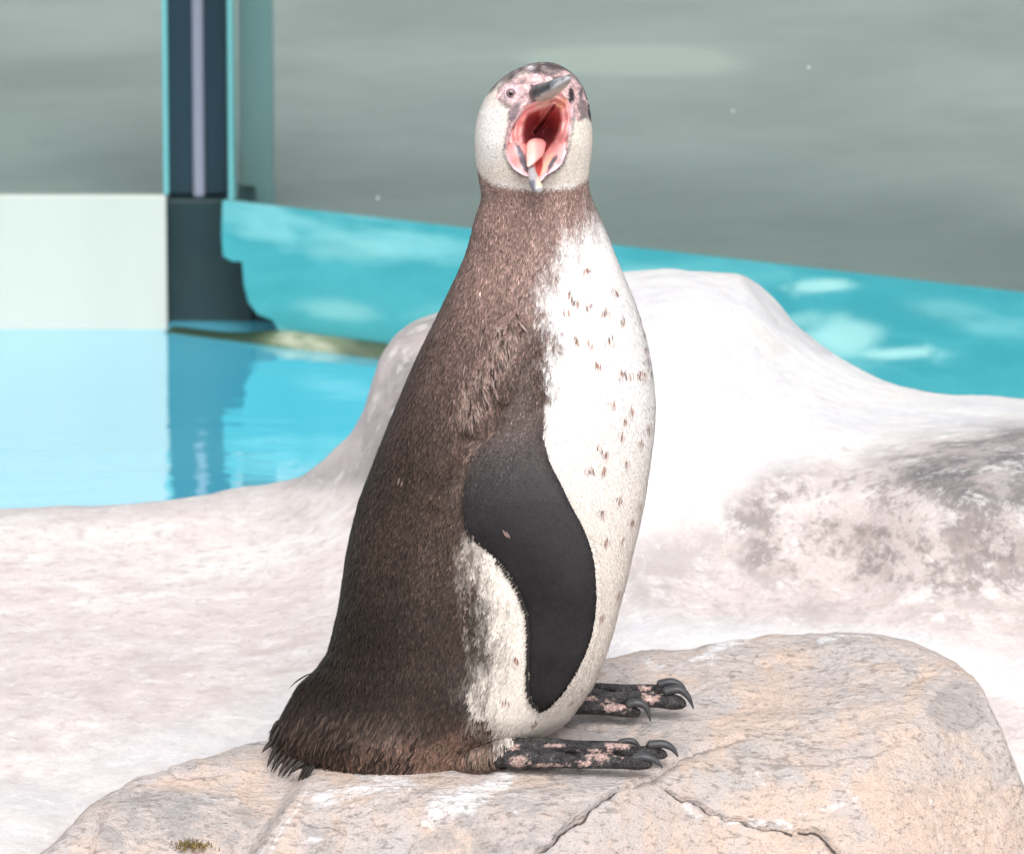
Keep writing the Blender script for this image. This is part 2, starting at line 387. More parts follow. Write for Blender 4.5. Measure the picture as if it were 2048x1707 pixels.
for (x, y, r) in ((1617, 135, .001), (1465, 222, .0009), (755, 396, .0011)):
    p = on_wall(x, y, .0); p = p + wnorm * .0005
    bm = bmesh.new(); bmesh.ops.create_uvsphere(bm, u_segments=10, v_segments=8, radius=r)
    for v in bm.verts: v.co.z *= 1.3; v.co.x *= .8 + .4 * (v.co.z < 0)
    me = bpy.data.meshes.new('water_drop'); bm.to_mesh(me); bm.free(); me.materials.append(M_drop)
    o = bpy.data.objects.new('water_drop', me); COL.objects.link(o); o.parent = gp
    o.location = Matrix.Rotation(-gp.rotation_euler.z, 3, 'Z') @ (Vector(p) - gp.location)
# visitor floor behind the panes
ZF = ZT - .06
fa = pa + wnorm * .10; fe = end + wnorm * .10
fl = mesh_obj('visitor_floor', [(-30, Y0 + .17, ZF), (fa[0], Y0 + .17, ZF), (fe[0], fe[1], ZF), (fe[0] + 25, fe[1], ZF), (30, 90, ZF), (-30, 90, ZF)], [[0, 1, 2, 3, 4, 5]], M_floor)
tag(fl, kind='structure')
# a round light reflection, painted into the concrete as a paler patch
dc = at_z(1268, 122, ZF); dr = float(abs(at_z(1512, 122, ZF)[0] - dc[0]))
s = NT('concrete_with_highlight'); v = s.coord(); sub = s.node('ShaderNodeVectorMath', operation='DISTANCE'); s.l.new(v, sub.inputs[0]); sub.inputs[1].default_value = tuple(dc)
conc = s.mix(s.ramp(s.noise(1.3, 5, .6, v, .4), .3, .7), (.215, .22, .21), (.29, .29, .275))
conc = s.mix(s.math('MULTIPLY', s.ramp(s.noise(7, 5, .65, v, .3), .5, .7), .25), conc, (.17, .175, .165))
rim = s.ramp(s.math('ADD', sub.outputs['Value'], s.math('MULTIPLY', s.math('SUBTRACT', s.noise(4, 4, .6, v), .5), .15)), dr * .68, dr * 1.0, .85, 0.0)
fl.data.materials[0] = s.fin(s.mix(rim, conc, (.33, .335, .31)), .75, s.bump(s.noise(12, 3, .6, v), .1, .004), .25)

# ------------------------------------------------------------------ rocks
def rock_sheet(name, sil, bottom, depth, ncol, nrow, mat, rough, attrs_fn, back, edge_r=.03, edge_px=30, disp=None):
    """Surface hung from its skyline: columns run from the skyline down to the bottom, then over the back."""
    S_ = np.array(sil, float); L = np.r_[0, np.cumsum(np.hypot(*np.diff(S_[:, :2], axis=0).T))]
    # most columns where the skyline faces the viewer, few on the far ends
    wgt = np.where((S_[:-1, 0] > -280) & (S_[1:, 0] < 2350) & (S_[:-1, 1] < 1900) & (S_[1:, 1] < 1900), 1.0, .12); Lw = np.r_[0, np.cumsum(np.diff(L) * wgt)]
    u = np.interp(np.linspace(0, Lw[-1], ncol), Lw, L); sx = np.interp(u, L, S_[:, 0]); sy = np.interp(u, L, S_[:, 1])
    k = np.exp(-.5 * (np.arange(-6, 7) / 2.2) ** 2); k /= k.sum()
    sm = lambda a: np.convolve(np.pad(a, 6, mode='reflect', reflect_type='odd'), k, 'valid')
    sx, sy = sm(sx), sm(sy)
    sy = sy + 7 * (fbm(np.c_[sx / 60, sx * 0, sx * 0], 4, 31) - .5)
    bx, by = bottom(u / L[-1])
    k_ = np.linspace(0, 1, nrow)[:, None]; f0 = np.clip((1800 - sy) / np.maximum(by - sy, 1), .25, .9)[None]
    t = np.where(k_ < .88, np.minimum(k_ / .88, 1) ** 1.3 * f0, f0 + (1 - f0) * (k_ - .88) / .12)
    PX = sx[None] + (bx - sx)[None] * t; PY = sy[None] + (by - sy)[None] * t
    Yb = depth(PX, PY)
    dd = (PY - sy[None]); near = np.clip(1 - np.hypot(dd, PX - sx[None]) / edge_px, 0, 1)
    Yb = Yb + edge_r * (1 - np.sqrt(np.clip(1 - near ** 2, 0, 1)))
    Pn = at(PX, PY, Yb)
    if disp is not None:
        Pn = Pn + disp(PX, PY, Pn)
    # back of the rock: rolls over and falls behind the skyline
    top = Pn[0]; rows = []
    for j, (dy, dz) in enumerate(back):
        r = top + np.array([0, dy, dz]); r = r + (fbm(r * 9, 3, 77)[:, None] - .5) * np.array([0, .03, .02]) * min(1, j / 2 + .3); rows.append(r)
    V = np.vstack([np.array(rows[::-1]).reshape(-1, 3), Pn.reshape(-1, 3)]); nb = len(rows)
    PXa = np.vstack([np.repeat(PX[:1], nb, 0), PX]); PYa = np.vstack([np.repeat(PY[:1], nb, 0), PY])
    Fc = grid_faces(nb + nrow, ncol)[:, ::-1]
    at_ = attrs_fn(PXa.ravel(), PYa.ravel(), V)
    return mesh_obj(name, V, Fc.copy(), mat, None, True, None, at_)

# -- big pale ledge behind
ledge_sil = [(-3200, 1060), (-1500, 1050), (-700, 1030), (-260, 1032), (0, 1024), (200, 1013), (360, 1000), (440, 984), (560, 966), (600, 957), (650, 920), (700, 872), (728, 820), (742, 770),
             (760, 715), (790, 672), (830, 644), (870, 630), (960, 600), (1100, 570), (1200, 552), (1260, 545), (1350, 540), (1440, 548), (1490, 556), (1530, 585), (1560, 615),
             (1590, 652), (1640, 692), (1700, 727), (1760, 757), (1820, 776), (1880, 788), (1960, 794), (2048, 799), (2320, 812), (2800, 830), (3600, 850), (4800, 870)]
ledge_Y = tps([(-3200, 1060, .9), (-1500, 1050, .92), (-1500, 1500, .27), (-3200, 1500, .27), (-1500, 1780, -.02), (-3200, 1780, -.02), (3600, 850, .95), (4800, 870, .95), (3600, 1200, .45), (4800, 1200, .45), (3600, 1780, 0), (4800, 1780, 0)] + [(x, 2700, -1.0) for x in (-3200, -1500, -300, 500, 1200, 2000, 3000, 4800)] + [(x, 2250, -.5) for x in (-1500, -200, 500, 1200, 2000, 3000, 4800)] + [(-260, 1032, .92), (0, 1024, .92), (360, 1000, .93), (600, 957, .95), (700, 872, .93), (745, 770, .92), (790, 672, .94), (870, 630, .97), (1100, 570, 1.0), (1260, 545, 1.02), (1490, 556, 1.04), (1590, 652, 1.03), (1760, 757, .99), (2048, 799, .97), (2320, 812, .96),
    (0, 1250, .60), (400, 1250, .57), (700, 1250, .52), (0, 1500, .27), (300, 1500, .27), (600, 1480, .28), (-200, 1780, -.02), (200, 1780, 0), (700, 1780, .02), (1200, 1780, .02), (2200, 1780, .0),
    (800, 900, .78), (850, 1050, .66), (900, 780, .84), (1000, 700, .84), (1350, 620, .88), (1500, 640, .90), (1350, 850, .66), (1250, 1000, .58), (1500, 800, .72), (1650, 850, .70), (1800, 850, .74), (2048, 850, .72), (2300, 860, .72), (1450, 980, .57), (1700, 950, .575), (1900, 920, .565), (2100, 930, .55), (1400, 1150, .50), (1700, 1150, .505), (2048, 1150, .49), (1350, 1250, .40), (1650, 1250, .41), (1950, 1260, .40), (2200, 1260, .38), (2048, 1500, .18), (1700, 1500, .18), (1200, 1500, .24)])
def ledge_disp(PX, PY, P):
    sh = P.shape; p = P.reshape(-1, 3)
    d = .034 * (fbm(p * 3.5, 3, 5) - .5) + .008 * (fbm(p * 14, 4, 6) - .5) + .003 * (fbm(p * 60, 2, 7) - .5)
    k = sstep(0, 60, (PY - PY[:1])).ravel()
    return np.c_[d * 0, -d * .45 * k, d * (.15 + .4 * k)].reshape(sh)
def ledge_attr(px, py, V):
    nz = 90 * (fbm(V * 7, 4, 3) - .5)
    bare = sstep(-45, 40, sdf(px, py, [(1440, 1010), (1540, 945), (1690, 930), (1790, 900), (2060, 860), (2350, 870), (2350, 1180), (1900, 1200), (1600, 1170), (1470, 1140)]) + nz)
    bare = np.maximum(bare, .55 * sstep(-50, 40, sdf(px, py, [(1240, 1090), (1450, 1020), (2300, 1100), (2300, 1330), (1800, 1250), (1240, 1235)]) + nz * 1.3))
    bare = np.maximum(bare, .22 * (px < 800) * sstep(1150, 1330, py + nz))
    grey = sstep(-25, 25, sdf(px, py, [(560, 975), (700, 880), (735, 770), (790, 645), (880, 605), (920, 760), (800, 980)]) + nz * .5) * .95
    grey = np.maximum(grey, .95 * sstep(-20, 30, sdf(px, py, [(1780, 930), (2060, 850), (2350, 840), (2350, 1050), (1900, 1010)]) + nz * .6))  # shading of the face that turns down, painted in as grey
    grey = np.maximum(grey, .55 * sstep(-16, 6, -np.abs(sdf(px, py, [(1490, 560), (1590, 655), (1660, 705), (1640, 705), (1560, 650)])) + nz * .1))
    grey = np.maximum(grey, .3 * (px < 620) * sstep(60, 10, py - 1000 + nz * .4))
    white = sstep(-60, 60, sdf(px, py, [(1180, 500), (1560, 540), (1800, 760), (2350, 790), (2350, 850), (1780, 880), (1600, 920), (1450, 980), (1250, 1090), (1100, 1090), (1000, 700)]) + nz * .6)
    white = np.maximum(white, sstep(-25, 25, sdf(px, py, [(1180, 1222), (1500, 1228), (1750, 1245), (2100, 1330), (2100, 1420), (1700, 1300), (1180, 1330)]) + nz * .4))
    white = np.maximum(white, .75 * sstep(-40, 30, sdf(px, py, [(-50, 1600), (200, 1520), (420, 1440), (600, 1380), (600, 1500), (300, 1560), (0, 1720)]) + nz * .7))
    return {'bare': bare, 'grey': grey, 'white': white * (1 - .8 * (bare > .6))}
ledge = rock_sheet('rocky_ground', ledge_sil, lambda u: (np.interp(u, [0, .33, .68, 1], [-3400, -420, 2450, 5000]), np.full(len(u), 2700.0)), ledge_Y, 700, 470, M_ledge, 1, ledge_attr,
                   [(.02, -.002), (.05, -.012), (.09, -.035), (.14, -.08), (.20, -.16), (.26, -.30), (.32, -.55)], .03, 34, ledge_disp)
tag(ledge, kind='structure')

# -- boulder under the penguin
b_sil = [(-330, 2560), (-230, 2150), (-120, 1890), (-30, 1790), (40, 1735), (100, 1700), (150, 1645), (190, 1610), (270, 1560), (350, 1535), (480, 1497), (545, 1484), (700, 1450), (900, 1405), (1100, 1360), (1205, 1330), (1290, 1306), (1350, 1301),
         (1420, 1291), (1500, 1276), (1600, 1268), (1690, 1258), (1740, 1262), (1800, 1277), (1850, 1292), (1905, 1316), (1945, 1345), (1965, 1372), (1985, 1420), (2003, 1455), (2022, 1505), (2048, 1570), (2075, 1680), (2100, 1790), (2170, 2100), (2260, 2560)]
b_crease = np.array([(-100, 1680), (200, 1660), (450, 1625), (600, 1575), (900, 1600), (1100, 1630), (1250, 1590), (1350, 1535), (1500, 1500), (1650, 1500), (1800, 1480), (1880, 1420), (1950, 1370), (2048, 1330), (2200, 1330)], float)
NOTCH = [(505, 1720), (540, 1660), (575, 1610), (612, 1562), (660, 1520)]
CRACKS = [([(1050, 1730), (1075, 1700), (1120, 1660), (1165, 1630), (1195, 1607), (1235, 1583), (1262, 1574)], 5.5, 1.0),
          ([(1262, 1574), (1310, 1556), (1345, 1530), (1400, 1500), (1450, 1487), (1490, 1476)], 7, .45),
          ([(1330, 1572), (1352, 1586), (1390, 1597), (1412, 1618), (1450, 1632), (1492, 1640), (1530, 1655), (1585, 1660)], 4.5, .9),
          ([(1598, 1657), (1640, 1658), (1656, 1675), (1668, 1694), (1690, 1730)], 7, .9),
          ([(1540, 1520), (1620, 1522), (1645, 1527), (1700, 1508), (1755, 1502), (1800, 1480)], 5, .4),
          ([(1350, 1310), (1420, 1318), (1480, 1320), (1540, 1330)], 4, .35),
          ([(1800, 1370), (1850, 1352), (1900, 1345), (1950, 1335)], 7, .3),
          ([(1380, 1390), (1440, 1365), (1480, 1355)], 5, .25), ([(1570, 1405), (1660, 1415), (1730, 1420)], 4, .3),
          ([(1120, 1448), (1160, 1456), (1200, 1462)], 4, .6), ([(1325, 1640), (1400, 1630), (1440, 1622)], 4, .3),
          ([(600, 1640), (625, 1648), (660, 1655), (690, 1668)], 5, .5), ([(690, 1640), (800, 1600), (870, 1570)], 5, .25),
          ([(180, 1720), (200, 1650), (205, 1620)], 8, .35), ([(330, 1545), (380, 1560), (450, 1545)], 5, .4), ([(960, 1700), (1010, 1668), (1060, 1655)], 3, .25)]
CRX = np.arange(-300, 2400, 5.0); _k = np.exp(-.5 * (np.arange(-40, 41) / 14) ** 2); _k /= _k.sum()
CRY = np.convolve(np.pad(np.interp(CRX, b_crease[:, 0], b_crease[:, 1]), 40, mode='edge'), _k, 'valid')
def b_depth(px, py):
    c = np.interp(px, CRX, CRY); Yc = -.07 + (1541 - c) * .00125
    d = (py - c); w_ = 30.0
    sp = w_ * np.logaddexp(0, d / w_)                      # soft positive part
    Y = Yc - .00125 * (d - sp) - .00042 * sp
    Y = Y + .030 * (1 - sstep(560, 860, px)) * sstep(1640, 1500, py)
    # left block sits behind the notch
    nx = np.interp(py, [1484, 1520, 1562, 1610, 1660, 1720, 1800], [700, 660, 612, 575, 540, 505, 470])
    Y = Y + .035 * (1 - sstep(-26, 6, px - nx)) * sstep(1520, 1580, py)
    Y = Y + .05 * sstep(1960, 2120, px) ** 2
    return Y
def crack_field(px, py, wob=True):
    wx = 16 * (fbm(np.c_[px / 22, py / 22, px * 0], 3, 51) - .5); wy = 16 * (fbm(np.c_[px / 22, py / 22, px * 0 + 9], 3, 52) - .5)
    g = np.zeros(np.shape(px)); kk = np.zeros(np.shape(px))
    for pts, wd_, st in CRACKS:
        d = seg_dist(px + wx, py + wy, pts); ww = wd_ * (.55 + .9 * fbm(np.c_[px / 45, py / 45, px * 0], 2, 60))
        g = np.maximum(g, st * np.exp(-(d / (ww * 1.0)) ** 2)); kk = np.maximum(kk, st * np.exp(-(d / (ww * .42)) ** 2))
    return g, kk
def b_disp(PX, PY, P):
    sh = P.shape; p = P.reshape(-1, 3); px, py = PX.ravel(), PY.ravel()
    k = sstep(0, 40, (PY - PY[:1])).ravel()
    d = (.016 * (fbm(p * 9, 4, 15) - .5) + .007 * (fbm(p * np.array([38, 22, 46]), 4, 16) - .5) + .003 * (fbm(p * 120, 2, 17) - .5))
    strata = fbm(np.c_[p[:, 0] * 9 + p[:, 2] * 20, p[:, 1] * 22 - p[:, 0] * 8, p[:, 2] * 30], 3, 18) - .5
    d = d + .012 * strata * k
    calm = 1 - .8 * sstep(-60, 20, sdf(px, py, [(560, 1480), (1100, 1400), (1400, 1370), (1400, 1440), (1360, 1540), (950, 1550), (600, 1545)]))
    d = d * calm
    g, _ = crack_field(px, py); d = d - .0085 * g
    return np.c_[d * 0, -d * .55 * (.2 + .8 * k), d * .75].reshape(sh)
def b_attr(px, py, V):
    _, kk = crack_field(px, py); nz = 40 * (fbm(V * 22, 4, 41) - .5)
    lime = np.zeros(len(px))
    for pts, r, a in (([(1010, 1560), (930, 1600), (860, 1625)], 34, 1), ([(640, 1600), (740, 1585), (830, 1560)], 28, .8), ([(1400, 1310), (1460, 1290), (1500, 1280)], 10, .9),
                      ([(1650, 1282), (1700, 1276), (1740, 1273)], 9, .9), ([(1300, 1335), (1370, 1330), (1430, 1320)], 20, .6), ([(1590, 1625), (1650, 1612), (1690, 1606)], 8, .7),
                      ([(1690, 1570), (1705, 1590), (1725, 1630)], 12, .55), ([(1500, 1530), (1520, 1570), (1545, 1625)], 6, .5), ([(1370, 1605), (1390, 1625)], 14, .6), ([(1450, 1640), (1580, 1650)], 12, .8), ([(1865, 1600), (1870, 1660), (1890, 1710)], 6, .7),
                      ([(380, 1590), (440, 1605), (480, 1600)], 14, .6), ([(545, 1690), (590, 1620), (612, 1575)], 5, .7), ([(700, 1650), (640, 1690)], 26, .55), ([(1030, 1620), (1050, 1650)], 10, .6), ([(450, 1345), (540, 1490)], 14, .6), ([(1180, 1640), (1450, 1345)], 5, .2), ([(1680, 1480), (1690, 1460)], 8, .6)):
        lime = np.maximum(lime, a * np.exp(-(seg_dist(px + nz * .9, py + nz * .7, pts) / r) ** 2))
    orange = np.full(len(px), .45)
    for pol, a in (([(1580, 1540), (2048, 1560), (2048, 1720), (1300, 1720), (1380, 1600)], .85), ([(540, 1700), (612, 1562), (600, 1640), (580, 1720)], 1), ([(1500, 1290), (1900, 1320), (1800, 1480), (1400, 1480)], .75), ([(650, 1550), (900, 1540), (800, 1600), (650, 1640)], .9), ([(280, 1570), (560, 1500), (560, 1640), (480, 1640)], .8), ([(190, 1640), (200, 1600), (130, 1690)], 1)):
        orange = np.maximum(orange, a * sstep(-40, 30, sdf(px, py, pol) + nz))
    grey = np.full(len(px), .4)
    for pol, a in (([(1840, 1430), (1900, 1340), (1960, 1360), (1990, 1440), (1900, 1480)], 1), ([(180, 1640), (300, 1560), (560, 1600), (480, 1700), (180, 1720)], .75), ([(620, 1640), (700, 1640), (760, 1720), (600, 1720)], .8), ([(1080, 1430), (1400, 1390), (1400, 1520), (1300, 1560), (1000, 1560)], .65), ([(860, 1620), (1050, 1590), (1200, 1610), (1100, 1720), (800, 1720)], .7)):  # first patch paints in the grey shading of the right face
        grey = np.maximum(grey, a * sstep(-30, 30, sdf(px, py, pol) + nz))
    return {'crack': kk, 'lime': lime, 'orange': orange, 'grey': grey}
boulder = rock_sheet('boulder', b_sil, lambda u: (np.interp(u, [0, .22, .8, 1], [-320, 0, 2050, 2250]), np.full(len(u), 2600.0)), b_depth, 860, 380, M_boulder, 1, b_attr,
                     [(.012, -.002), (.03, -.010), (.05, -.025), (.075, -.06), (.10, -.12), (.12, -.22)], .012, 16, b_disp)
tag(boulder, 'cracked pinkish orange boulder that the penguin stands on', 'boulder')
def rock_z(x, y):
    """level of the boulder's top under a point"""
    return 0.0 + (y + .07) * .12

# ------------------------------------------------------------------ penguin body
T = np.array([(124, 1088, 1090), (125, 1074, 1104), (127, 1062, 1114), (131, 1048, 1123), (137, 1033, 1134), (145, 1018, 1145), (157, 1001, 1157), (175, 982, 1169), (200, 965, 1178), (230, 953, 1184), (260, 948, 1187), (290, 947, 1187), (320, 949, 1184),
    (345, 953, 1180), (370, 958, 1179), (390, 961, 1183), (405, 959, 1189), (426, 952, 1199), (450, 945, 1209), (476, 939, 1220), (508, 930, 1232), (547, 914, 1248), (570, 903, 1258), (604, 887, 1272), (640, 870, 1283), (680, 850, 1295),
    (718, 832, 1303), (758, 814, 1309), (804, 795, 1313), (850, 776, 1312), (880, 764, 1309), (941, 740, 1301), (1002, 717, 1292), (1063, 701, 1279), (1110, 691, 1267), (1153, 685, 1258), (1209, 677, 1243), (1267, 664, 1228), (1302, 655, 1217),
    (1334, 635, 1204), (1350, 618, 1197), (1370, 597, 1189), (1399, 580, 1170), (1420, 568, 1155), (1435, 561, 1144), (1450, 550, 1128), (1465, 543, 1107), (1482, 540, 1060), (1500, 543, 1035), (1514, 549, 1020), (1528, 562, 1005), (1538, 590, 995), (1546, 640, 985)], float)
DT = np.array([(124, 1), (126, 16), (131, 36), (145, 64), (175, 92), (230, 112), (290, 118), (345, 112), (390, 106), (450, 120), (550, 148), (650, 172), (750, 190), (850, 202), (1000, 212), (1200, 220), (1350, 216), (1450, 196), (1546, 172)], float)
YT = np.array([(124, -.022), (290, -.022), (390, -.010), (500, 0), (1546, 0)], float)
def smooth1(y, v, sig=5):
    g = np.arange(124, 1547, 1.0); a = np.interp(g, y, v); k = np.exp(-.5 * (np.arange(-20, 21) / sig) ** 2); k /= k.sum()
    b = np.convolve(np.pad(a, 20, mode='edge'), k, 'valid'); m = sstep(150, 180, g) * (1 - sstep(1505, 1530, g)); return g, a * (1 - m) + b * m
GY, GL = smooth1(T[:, 0], T[:, 1]); _, GR = smooth1(T[:, 0], T[:, 2]); _, GD = smooth1(DT[:, 0], DT[:, 1], 9); _, GC = smooth1(YT[:, 0], YT[:, 1], 12)
# the silhouette is the skin plus lying feathers: draw the skin in a little
INSET = 2.0
def row(py):
    L, R = np.interp(py, GY, GL) + INSET, np.interp(py, GY, GR) - INSET
    w_ = np.maximum((R - L) / 2, .6)
    return (L + R) / 2, w_, np.interp(py, GY, GD) / PXM, np.interp(py, GY, GC)
def taper(u, py):                          # narrower in depth towards the tail
    k = sstep(1250, 1430, py); return 1 - k * .42 * sstep(.05, -1, u)
FOLDS = [([(1035, 640), (1000, 700), (965, 770), (940, 850)], 17, .0075), ([(1065, 690), (1040, 730), (1010, 790)], 14, .005), ([(985, 665), (945, 735), (915, 800)], 14, .004), ([(940, 905), (905, 950), (880, 1000)], 16, .004)]
BUMPS = [(960, 1455, 75, 85, .020), (1000, 760, 55, 90, .010), (930, 1010, 60, 120, .006), (1180, 820, 80, 200, .006), (700, 1480, 100, 40, .006), (980, 1230, 70, 120, .006)]
def body_front(px, py):
    cx, w_, d, yc = row(py); u = np.clip((px - cx) / w_, -.999, .999)
    Y = yc - d * taper(u, py) * np.sqrt(1 - u * u) ** .92
    for (bx, by, rx, ry, h) in BUMPS: Y = Y - h * np.exp(-((px - bx) / rx) ** 2 - ((py - by) / ry) ** 2) * np.sqrt(1 - u * u)
    for pts, r, h in FOLDS:
        if np.size(px) > 1: Y = Y - h * np.exp(-(seg_dist(px, py, pts) / r) ** 2)
    return Y
def Zm(*pts): return [(900 + x / 5.0206, 90 + y / 5.0206) for x, y in pts]     # from head close-up to photo pixels
GAPE = Zm((1110, 470), (1000, 520), (870, 570), (740, 620), (680, 720), (615, 810), (575, 950), (558, 1080), (590, 1170), (640, 1240), (720, 1295), (790, 1320), (880, 1400), (970, 1300), (1060, 1250), (1120, 1190), (1170, 1060), (1195, 950), (1222, 780), (1232, 650), (1185, 560))
CAVITY = Zm((1040, 610), (900, 655), (790, 700), (752, 780), (735, 900), (745, 985), (800, 1010), (860, 1080), (960, 1080), (1000, 1020), (1050, 940), (1090, 860), (1112, 750), (1095, 640))
HM = np.array(Zm((890, 850))[0])
PYR = np.r_[124, 125, 126, 127.5, 129.5, 132, 135, np.arange(138, 1547, 2.2), 1546]
NT_ = 230; th = np.linspace(0, 2 * math.pi, NT_, endpoint=False)
PYb, TH = np.meshgrid(PYR, th, indexing='ij')
cx, w_, d_, yc = row(PYb); U = np.cos(TH); PXb = cx + w_ * U; sn = np.sin(TH)
Yb = np.where(sn > 0, body_front(PXb, PYb), 2 * yc - body_front(PXb, PYb))
gs = sdf(PXb, PYb, GAPE); Yb = Yb + np.where(sn > 0, .075 * sstep(2, 16, gs), 0)
V0 = at(PXb, PYb, Yb)
floor_z = rock_z(V0[..., 0], V0[..., 1]) - .006
V0[..., 2] = np.maximum(V0[..., 2], floor_z)
parts_v, parts_f, parts_id = [V0.reshape(-1, 3)], [], [np.zeros(V0.size // 3, int)]
nb = len(PYR)
parts_f = [list(map(int, f)) for f in grid_faces(nb, NT_, True)] + [list(range(NT_))[::-1], list(range((nb - 1) * NT_, nb * NT_))]
def add_part(V, F, pid):
    off = sum(len(v) for v in parts_v); parts_v.append(np.asarray(V)); parts_id.append(np.full(len(V), pid))
    parts_f.extend([[int(i) + off for i in f] for f in F])

# flippers
FT = np.array([(690, 1022, 1066), (720, 1008, 1080), (760, 1000, 1086), (800, 996, 1089), (850, 991, 1088), (878, 984, 1085), (895, 958, 1090), (915, 943, 1096), (940, 934, 1108), (970, 928, 1124), (1010, 925, 1143), (1048, 929, 1164), (1062, 933, 1170), (1078, 944, 1177), (1100, 971, 1184),
    (1127, 1003, 1190), (1162, 1027, 1193), (1200, 1046, 1194), (1225, 1054, 1192), (1268, 1058, 1185), (1312, 1057, 1170), (1355, 1055, 1147), (1388, 1058, 1124), (1404, 1066, 1108), (1414, 1075, 1096), (1419, 1083, 1088)], float)
fy = np.r_[np.arange(690, 1400, 4.0), np.arange(1400, 1420, 2.0)]
fL, fR = np.interp(fy, FT[:, 0], FT[:, 1]), np.interp(fy, FT[:, 0], FT[:, 2])
k5 = np.exp(-.5 * (np.arange(-4, 5) / 1.6) ** 2); k5 /= k5.sum(); sm5 = lambda a: np.r_[np.convolve(np.pad(a, 4, mode='edge'), k5, 'valid')]
m5 = 1 - sstep(1380, 1400, fy); fL = sm5(fL) * m5 + fL * (1 - m5); fR = sm5(fR) * m5 + fR * (1 - m5)
fYc = []
for y, l, r in zip(fy, fL, fR):
    xs = np.linspace(l, r, 24); b = body_front(xs, np.full(24, y)); fYc.append(b.min())
fYc = np.array(fYc); k9 = np.ones(25) / 25; fYc = np.convolve(np.pad(fYc, 12, mode='edge'), k9, 'valid')
sink = np.interp(fy, [690, 780, 860, 900, 1000, 1419], [.012, .009, .004, .001, -.003, -.004]); fYc = fYc + sink
fTh = np.interp(fy, [690, 800, 860, 950, 1100, 1300, 1419], [.010, .012, .011, .009, .008, .006, .003])
NFS = 48; ft = np.linspace(0, 2 * math.pi, NFS, endpoint=False)
FX = ((fL + fR) / 2)[:, None] + ((fR - fL) / 2)[:, None] * np.cos(ft)[None]
lead = .5 + .5 * np.cos(ft)                                                    # thicker leading edge
FYn = fYc[:, None] - fTh[:, None] * np.sin(ft)[None] * (.55 + .45 * lead)[None] + (.010 * sstep(850, 1000, fy))[:, None] * (-np.cos(ft))[None] * .35
FV = at(FX, np.repeat(fy[:, None], NFS, 1), FYn)
FF = [list(map(int, f)) for f in grid_faces(len(fy), NFS, True)] + [list(range(NFS))[::-1], list(range((len(fy) - 1) * NFS, len(fy) * NFS))]
add_part(FV.reshape(-1, 3), FF, 1)
FB = FV.reshape(-1, 3).copy(); FB[:, 1] = -FB[:, 1]; FB[:, 2] += .0; FB[:, 0] -= .015
add_part(FB, [f[::-1] for f in FF], 1)
# heel fluff
def ball(c, r, pid, n=20):
    th_ = np.linspace(.02, math.pi - .02, n); ph = np.linspace(0, 2 * math.pi, 2 * n, endpoint=False)
    A, B = np.meshgrid(th_, ph, indexing='ij')
    Vb = np.stack([c[0] + r[0] * np.sin(A) * np.cos(B), c[1] + r[1] * np.sin(A) * np.sin(B), c[2] + r[2] * np.cos(A)], -1)
    F = [list(map(int, f))[::-1] for f in grid_faces(n, 2 * n, True)] + [list(range(2 * n)), list(range((n - 1) * 2 * n, n * 2 * n))[::-1]]
    add_part(Vb.reshape(-1, 3), F, pid)
ball(at(962, 1496, -.054), (.034, .026, .022), 0); ball(at(895, 1486, -.046), (.055, .028, .022), 0)
ball(at(1000, 1390, .062), (.045, .03, .03), 0)
# feet: toes as tapered runs with swollen pads; (px, py, Y, radius px)
TOES = [ # near foot
    [(985, 1512, -.070, 20), (1040, 1515, -.074, 23), (1095, 1517, -.078, 20), (1150, 1522, -.081, 15.5), (1200, 1521, -.083, 17), (1245, 1524, -.084, 14.5), (1278, 1525, -.084, 15.5), (1300, 1528, -.084, 10)],
    [(1000, 1502, -.062, 20), (1050, 1494, -.060, 22), (1110, 1491, -.060, 18), (1170, 1497, -.060, 13.5), (1225, 1497, -.060, 15.5), (1272, 1502, -.060, 13), (1306, 1504, -.060, 15), (1330, 1509, -.060, 10)],
    [(1010, 1500, -.055, 18), (1080, 1487, -.048, 14), (1150, 1488, -.043, 10), (1220, 1488, -.039, 9), (1262, 1489, -.037, 7)],
    # far foot
    [(1090, 1418, .045, 18), (1150, 1412, .042, 18), (1205, 1416, .040, 15), (1250, 1421, .039, 14), (1278, 1425, .039, 10)],
    [(1100, 1405, .052, 18), (1170, 1392, .053, 19), (1225, 1396, .053, 15), (1275, 1397, .053, 17.5), (1315, 1401, .053, 15.5), (1348, 1403, .053, 18), (1368, 1408, .053, 11)],
    [(1110, 1396, .060, 16), (1180, 1376, .066, 12), (1250, 1376, .072, 10), (1310, 1377, .075, 11), (1345, 1379, .077, 9)]]
for toe in TOES:
    P = [at(x, y, Y) for x, y, Y, r in toe]; V, F = tube(P, [r / PXM for *_, r in toe], 18, .92); add_part(V, F, 2)
# webs between toes
for base, dy in ((TOES[0:3], 0), (TOES[3:6], 0)):
    for a, b in ((base[0], base[1]), (base[1], base[2])):
        for k in range(0, 3):
            p = at(*a[min(k + 1, len(a) - 2)][:3]); q = at(*b[min(k + 1, len(b) - 2)][:3])
            V, F = tube([p + (q - p) * f + np.array([0, 0, -.0035]) for f in (.0, .5, 1.0)], [.0055 - .001 * k, .0038, .0055 - .001 * k], 10, .7); add_part(V, F, 2)
src_v = np.vstack(parts_v); src_id = np.concatenate(parts_id)
M_skin = mat_tint('penguin_skin_and_down', .55, .3, .25, 420, .0, 0, .55, 430)
tmp = bpy.data.meshes.new('body_source'); tmp.from_pydata([tuple(v) for v in src_v], [], parts_f); tmp.update()
tmp_o = bpy.data.objects.new('body_source', tmp); COL.objects.link(tmp_o)
md = tmp_o.modifiers.new('r', 'REMESH'); md.mode = 'VOXEL'; md.voxel_size = .0014; md.adaptivity = 0
